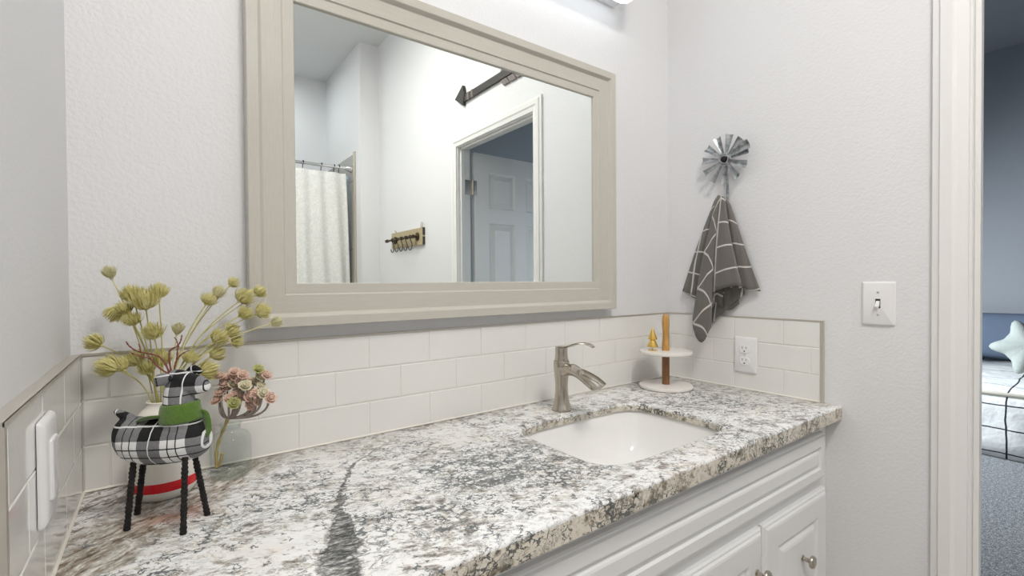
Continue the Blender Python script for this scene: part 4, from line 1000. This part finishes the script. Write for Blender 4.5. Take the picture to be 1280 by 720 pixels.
# ------------------------------------------------------------------ bedroom: bed, cushion
t = NT('quilt_check'); c = t.coord(); x, y, z = t.sep(c)
wob = t.math('MULTIPLY', t.math('SUBTRACT', t.noise(c, 5, 2), .5), .03)
def ln_(v, P, off, w_): return t.math('LESS_THAN', t.math('ABSOLUTE', t.math('SUBTRACT', t.math('FRACT', t.math('ADD', t.math('DIVIDE', t.math('ADD', v, wob), P), off)), .5)), w_)
sk = t.math('ADD', y, t.math('MULTIPLY', x, .0))
stt = t.math('MAXIMUM', ln_(sk, .34, .94, .014), t.math('MAXIMUM', t.math('MULTIPLY', ln_(z, .16, .25, .026), t.math('LESS_THAN', z, .415)), t.math('MULTIPLY', ln_(x, .28, .3, .012), t.math('GREATER_THAN', z, .40))))
t.set(Base_Color=t.mix(stt, (.80, .81, .79), (.02, .02, .03)), Roughness=.85); t.bump(t.noise(c, 9, 3), .5, .03); M['quilt'] = t.m
bed = thing('bed', 'bed with dark frame against the far bedroom wall', 'bed', (5.35, -.35, 0))
bm = B(); box(bm, (-.70, -.95, .06), (.78, .95, .24)); obj('bed_base', bm, simple('bed_base', (.03, .035, .05), .8), bed)
bm = B(); box(bm, (-.71, -.96, .24), (.78, .96, .42)); obj('mattress', bm, simple('mattress', (.7, .7, .7), .8), bed, bevel=.03)
bm = B(); nx, ny = 24, 30; rows = []
secs = [(-.735, .006), (-.742, .12), (-.748, .22), (-.750, .32), (-.748, .39), (-.735, .425), (-.70, .445), (-.5, .455), (-.2, .47), (.2, .485), (.78, .49)]
for x, z in secs:
    rows.append([bm.verts.new((x + .008 * math.sin(k * .9) * (1 if z < .4 else 0), -1.0 + 2.0 * k / ny, z + (.006 * math.sin(k * 1.3 + x * 9) if z > .42 else 0))) for k in range(ny + 1)])
for a, b_ in zip(rows, rows[1:]):
    for i in range(ny): bm.faces.new((a[i], a[i + 1], b_[i + 1], b_[i]))
qu = obj('quilt', bm, M['quilt'], smooth=True, loc=(5.35, -.35, 0)); s2 = qu.modifiers.new('t', 'SOLIDIFY'); s2.thickness = .02; s2.offset = -1
tag(qu, 'white quilt with black window check lines draped over the bed', 'quilt')
bm = B(); tube(bm, [(4.612, -1.33, .432), (4.612, .63, .432)], .014, 10); pp = obj('quilt_piping', bm, simple('piping', (.66, .62, .52), .8), smooth=True); pp.parent = qu; pp.location = (-5.35, .35, 0)
def pillow(bm, w_, h_, d_, n_=18):
    def surf(sg):
        rows = []
        for j in range(n_ + 1):
            row = []
            for i in range(n_ + 1):
                u, v_ = 2 * i / n_ - 1, 2 * j / n_ - 1
                th = d_ * ((1 - abs(u) ** 3) * (1 - abs(v_) ** 3)) ** .5
                row.append(bm.verts.new((sg * th, u * w_ * (1 - .05 * v_ * v_), v_ * h_ * (1 - .06 * u * u))))
            rows.append(row)
        for a, b_ in zip(rows, rows[1:]):
            for i in range(n_): bm.faces.new((a[i], a[i + 1], b_[i + 1], b_[i]))
    surf(1); surf(-1); bmesh.ops.remove_doubles(bm, verts=bm.verts, dist=1e-4)
bm = B(); pillow(bm, .50, .205, .09)
bl = obj('pillow', bm, simple('slate_blue_cotton', (.125, .165, .23), .85, bump=.4, bscale=8, bdist=.02), smooth=True, loc=(5.99, -.42, .70)); bl.rotation_euler = (0, .22, 0)
tag(bl, 'slate blue pillow leaning on the far bedroom wall behind the star cushion', 'pillow')
bm = B(); n_ = 60; Ls = []
star = []
for k in range(n_):
    a = 2 * PI * k / n_; r_ = .160 + .036 * math.cos(5 * a) + .010 * math.cos(10 * a); star.append((math.cos(a) * r_, math.sin(a) * r_))
for s_, x_ in ((.05, -.062), (.45, -.056), (.75, -.042), (.93, -.022), (1, 0), (.93, .022), (.75, .042), (.45, .056), (.05, .062)):
    Ls.append([V((x_, y_ * s_, z_ * s_)) for y_, z_ in star])
loft(bm, Ls)
sc = at(1286, 434, 0, 5.12)
stc = obj('star_cushion', bm, simple('pale_knit', (.36, .39, .36), .95, nscale=60, namt=.08, bump=.8, bscale=140, bdist=.004), smooth=True, loc=sc); stc.rotation_euler = (math.radians(-4), .25, 0)
tag(stc, 'pale grey star shaped cushion standing on the quilt in front of the slate blue pillow', 'cushion')
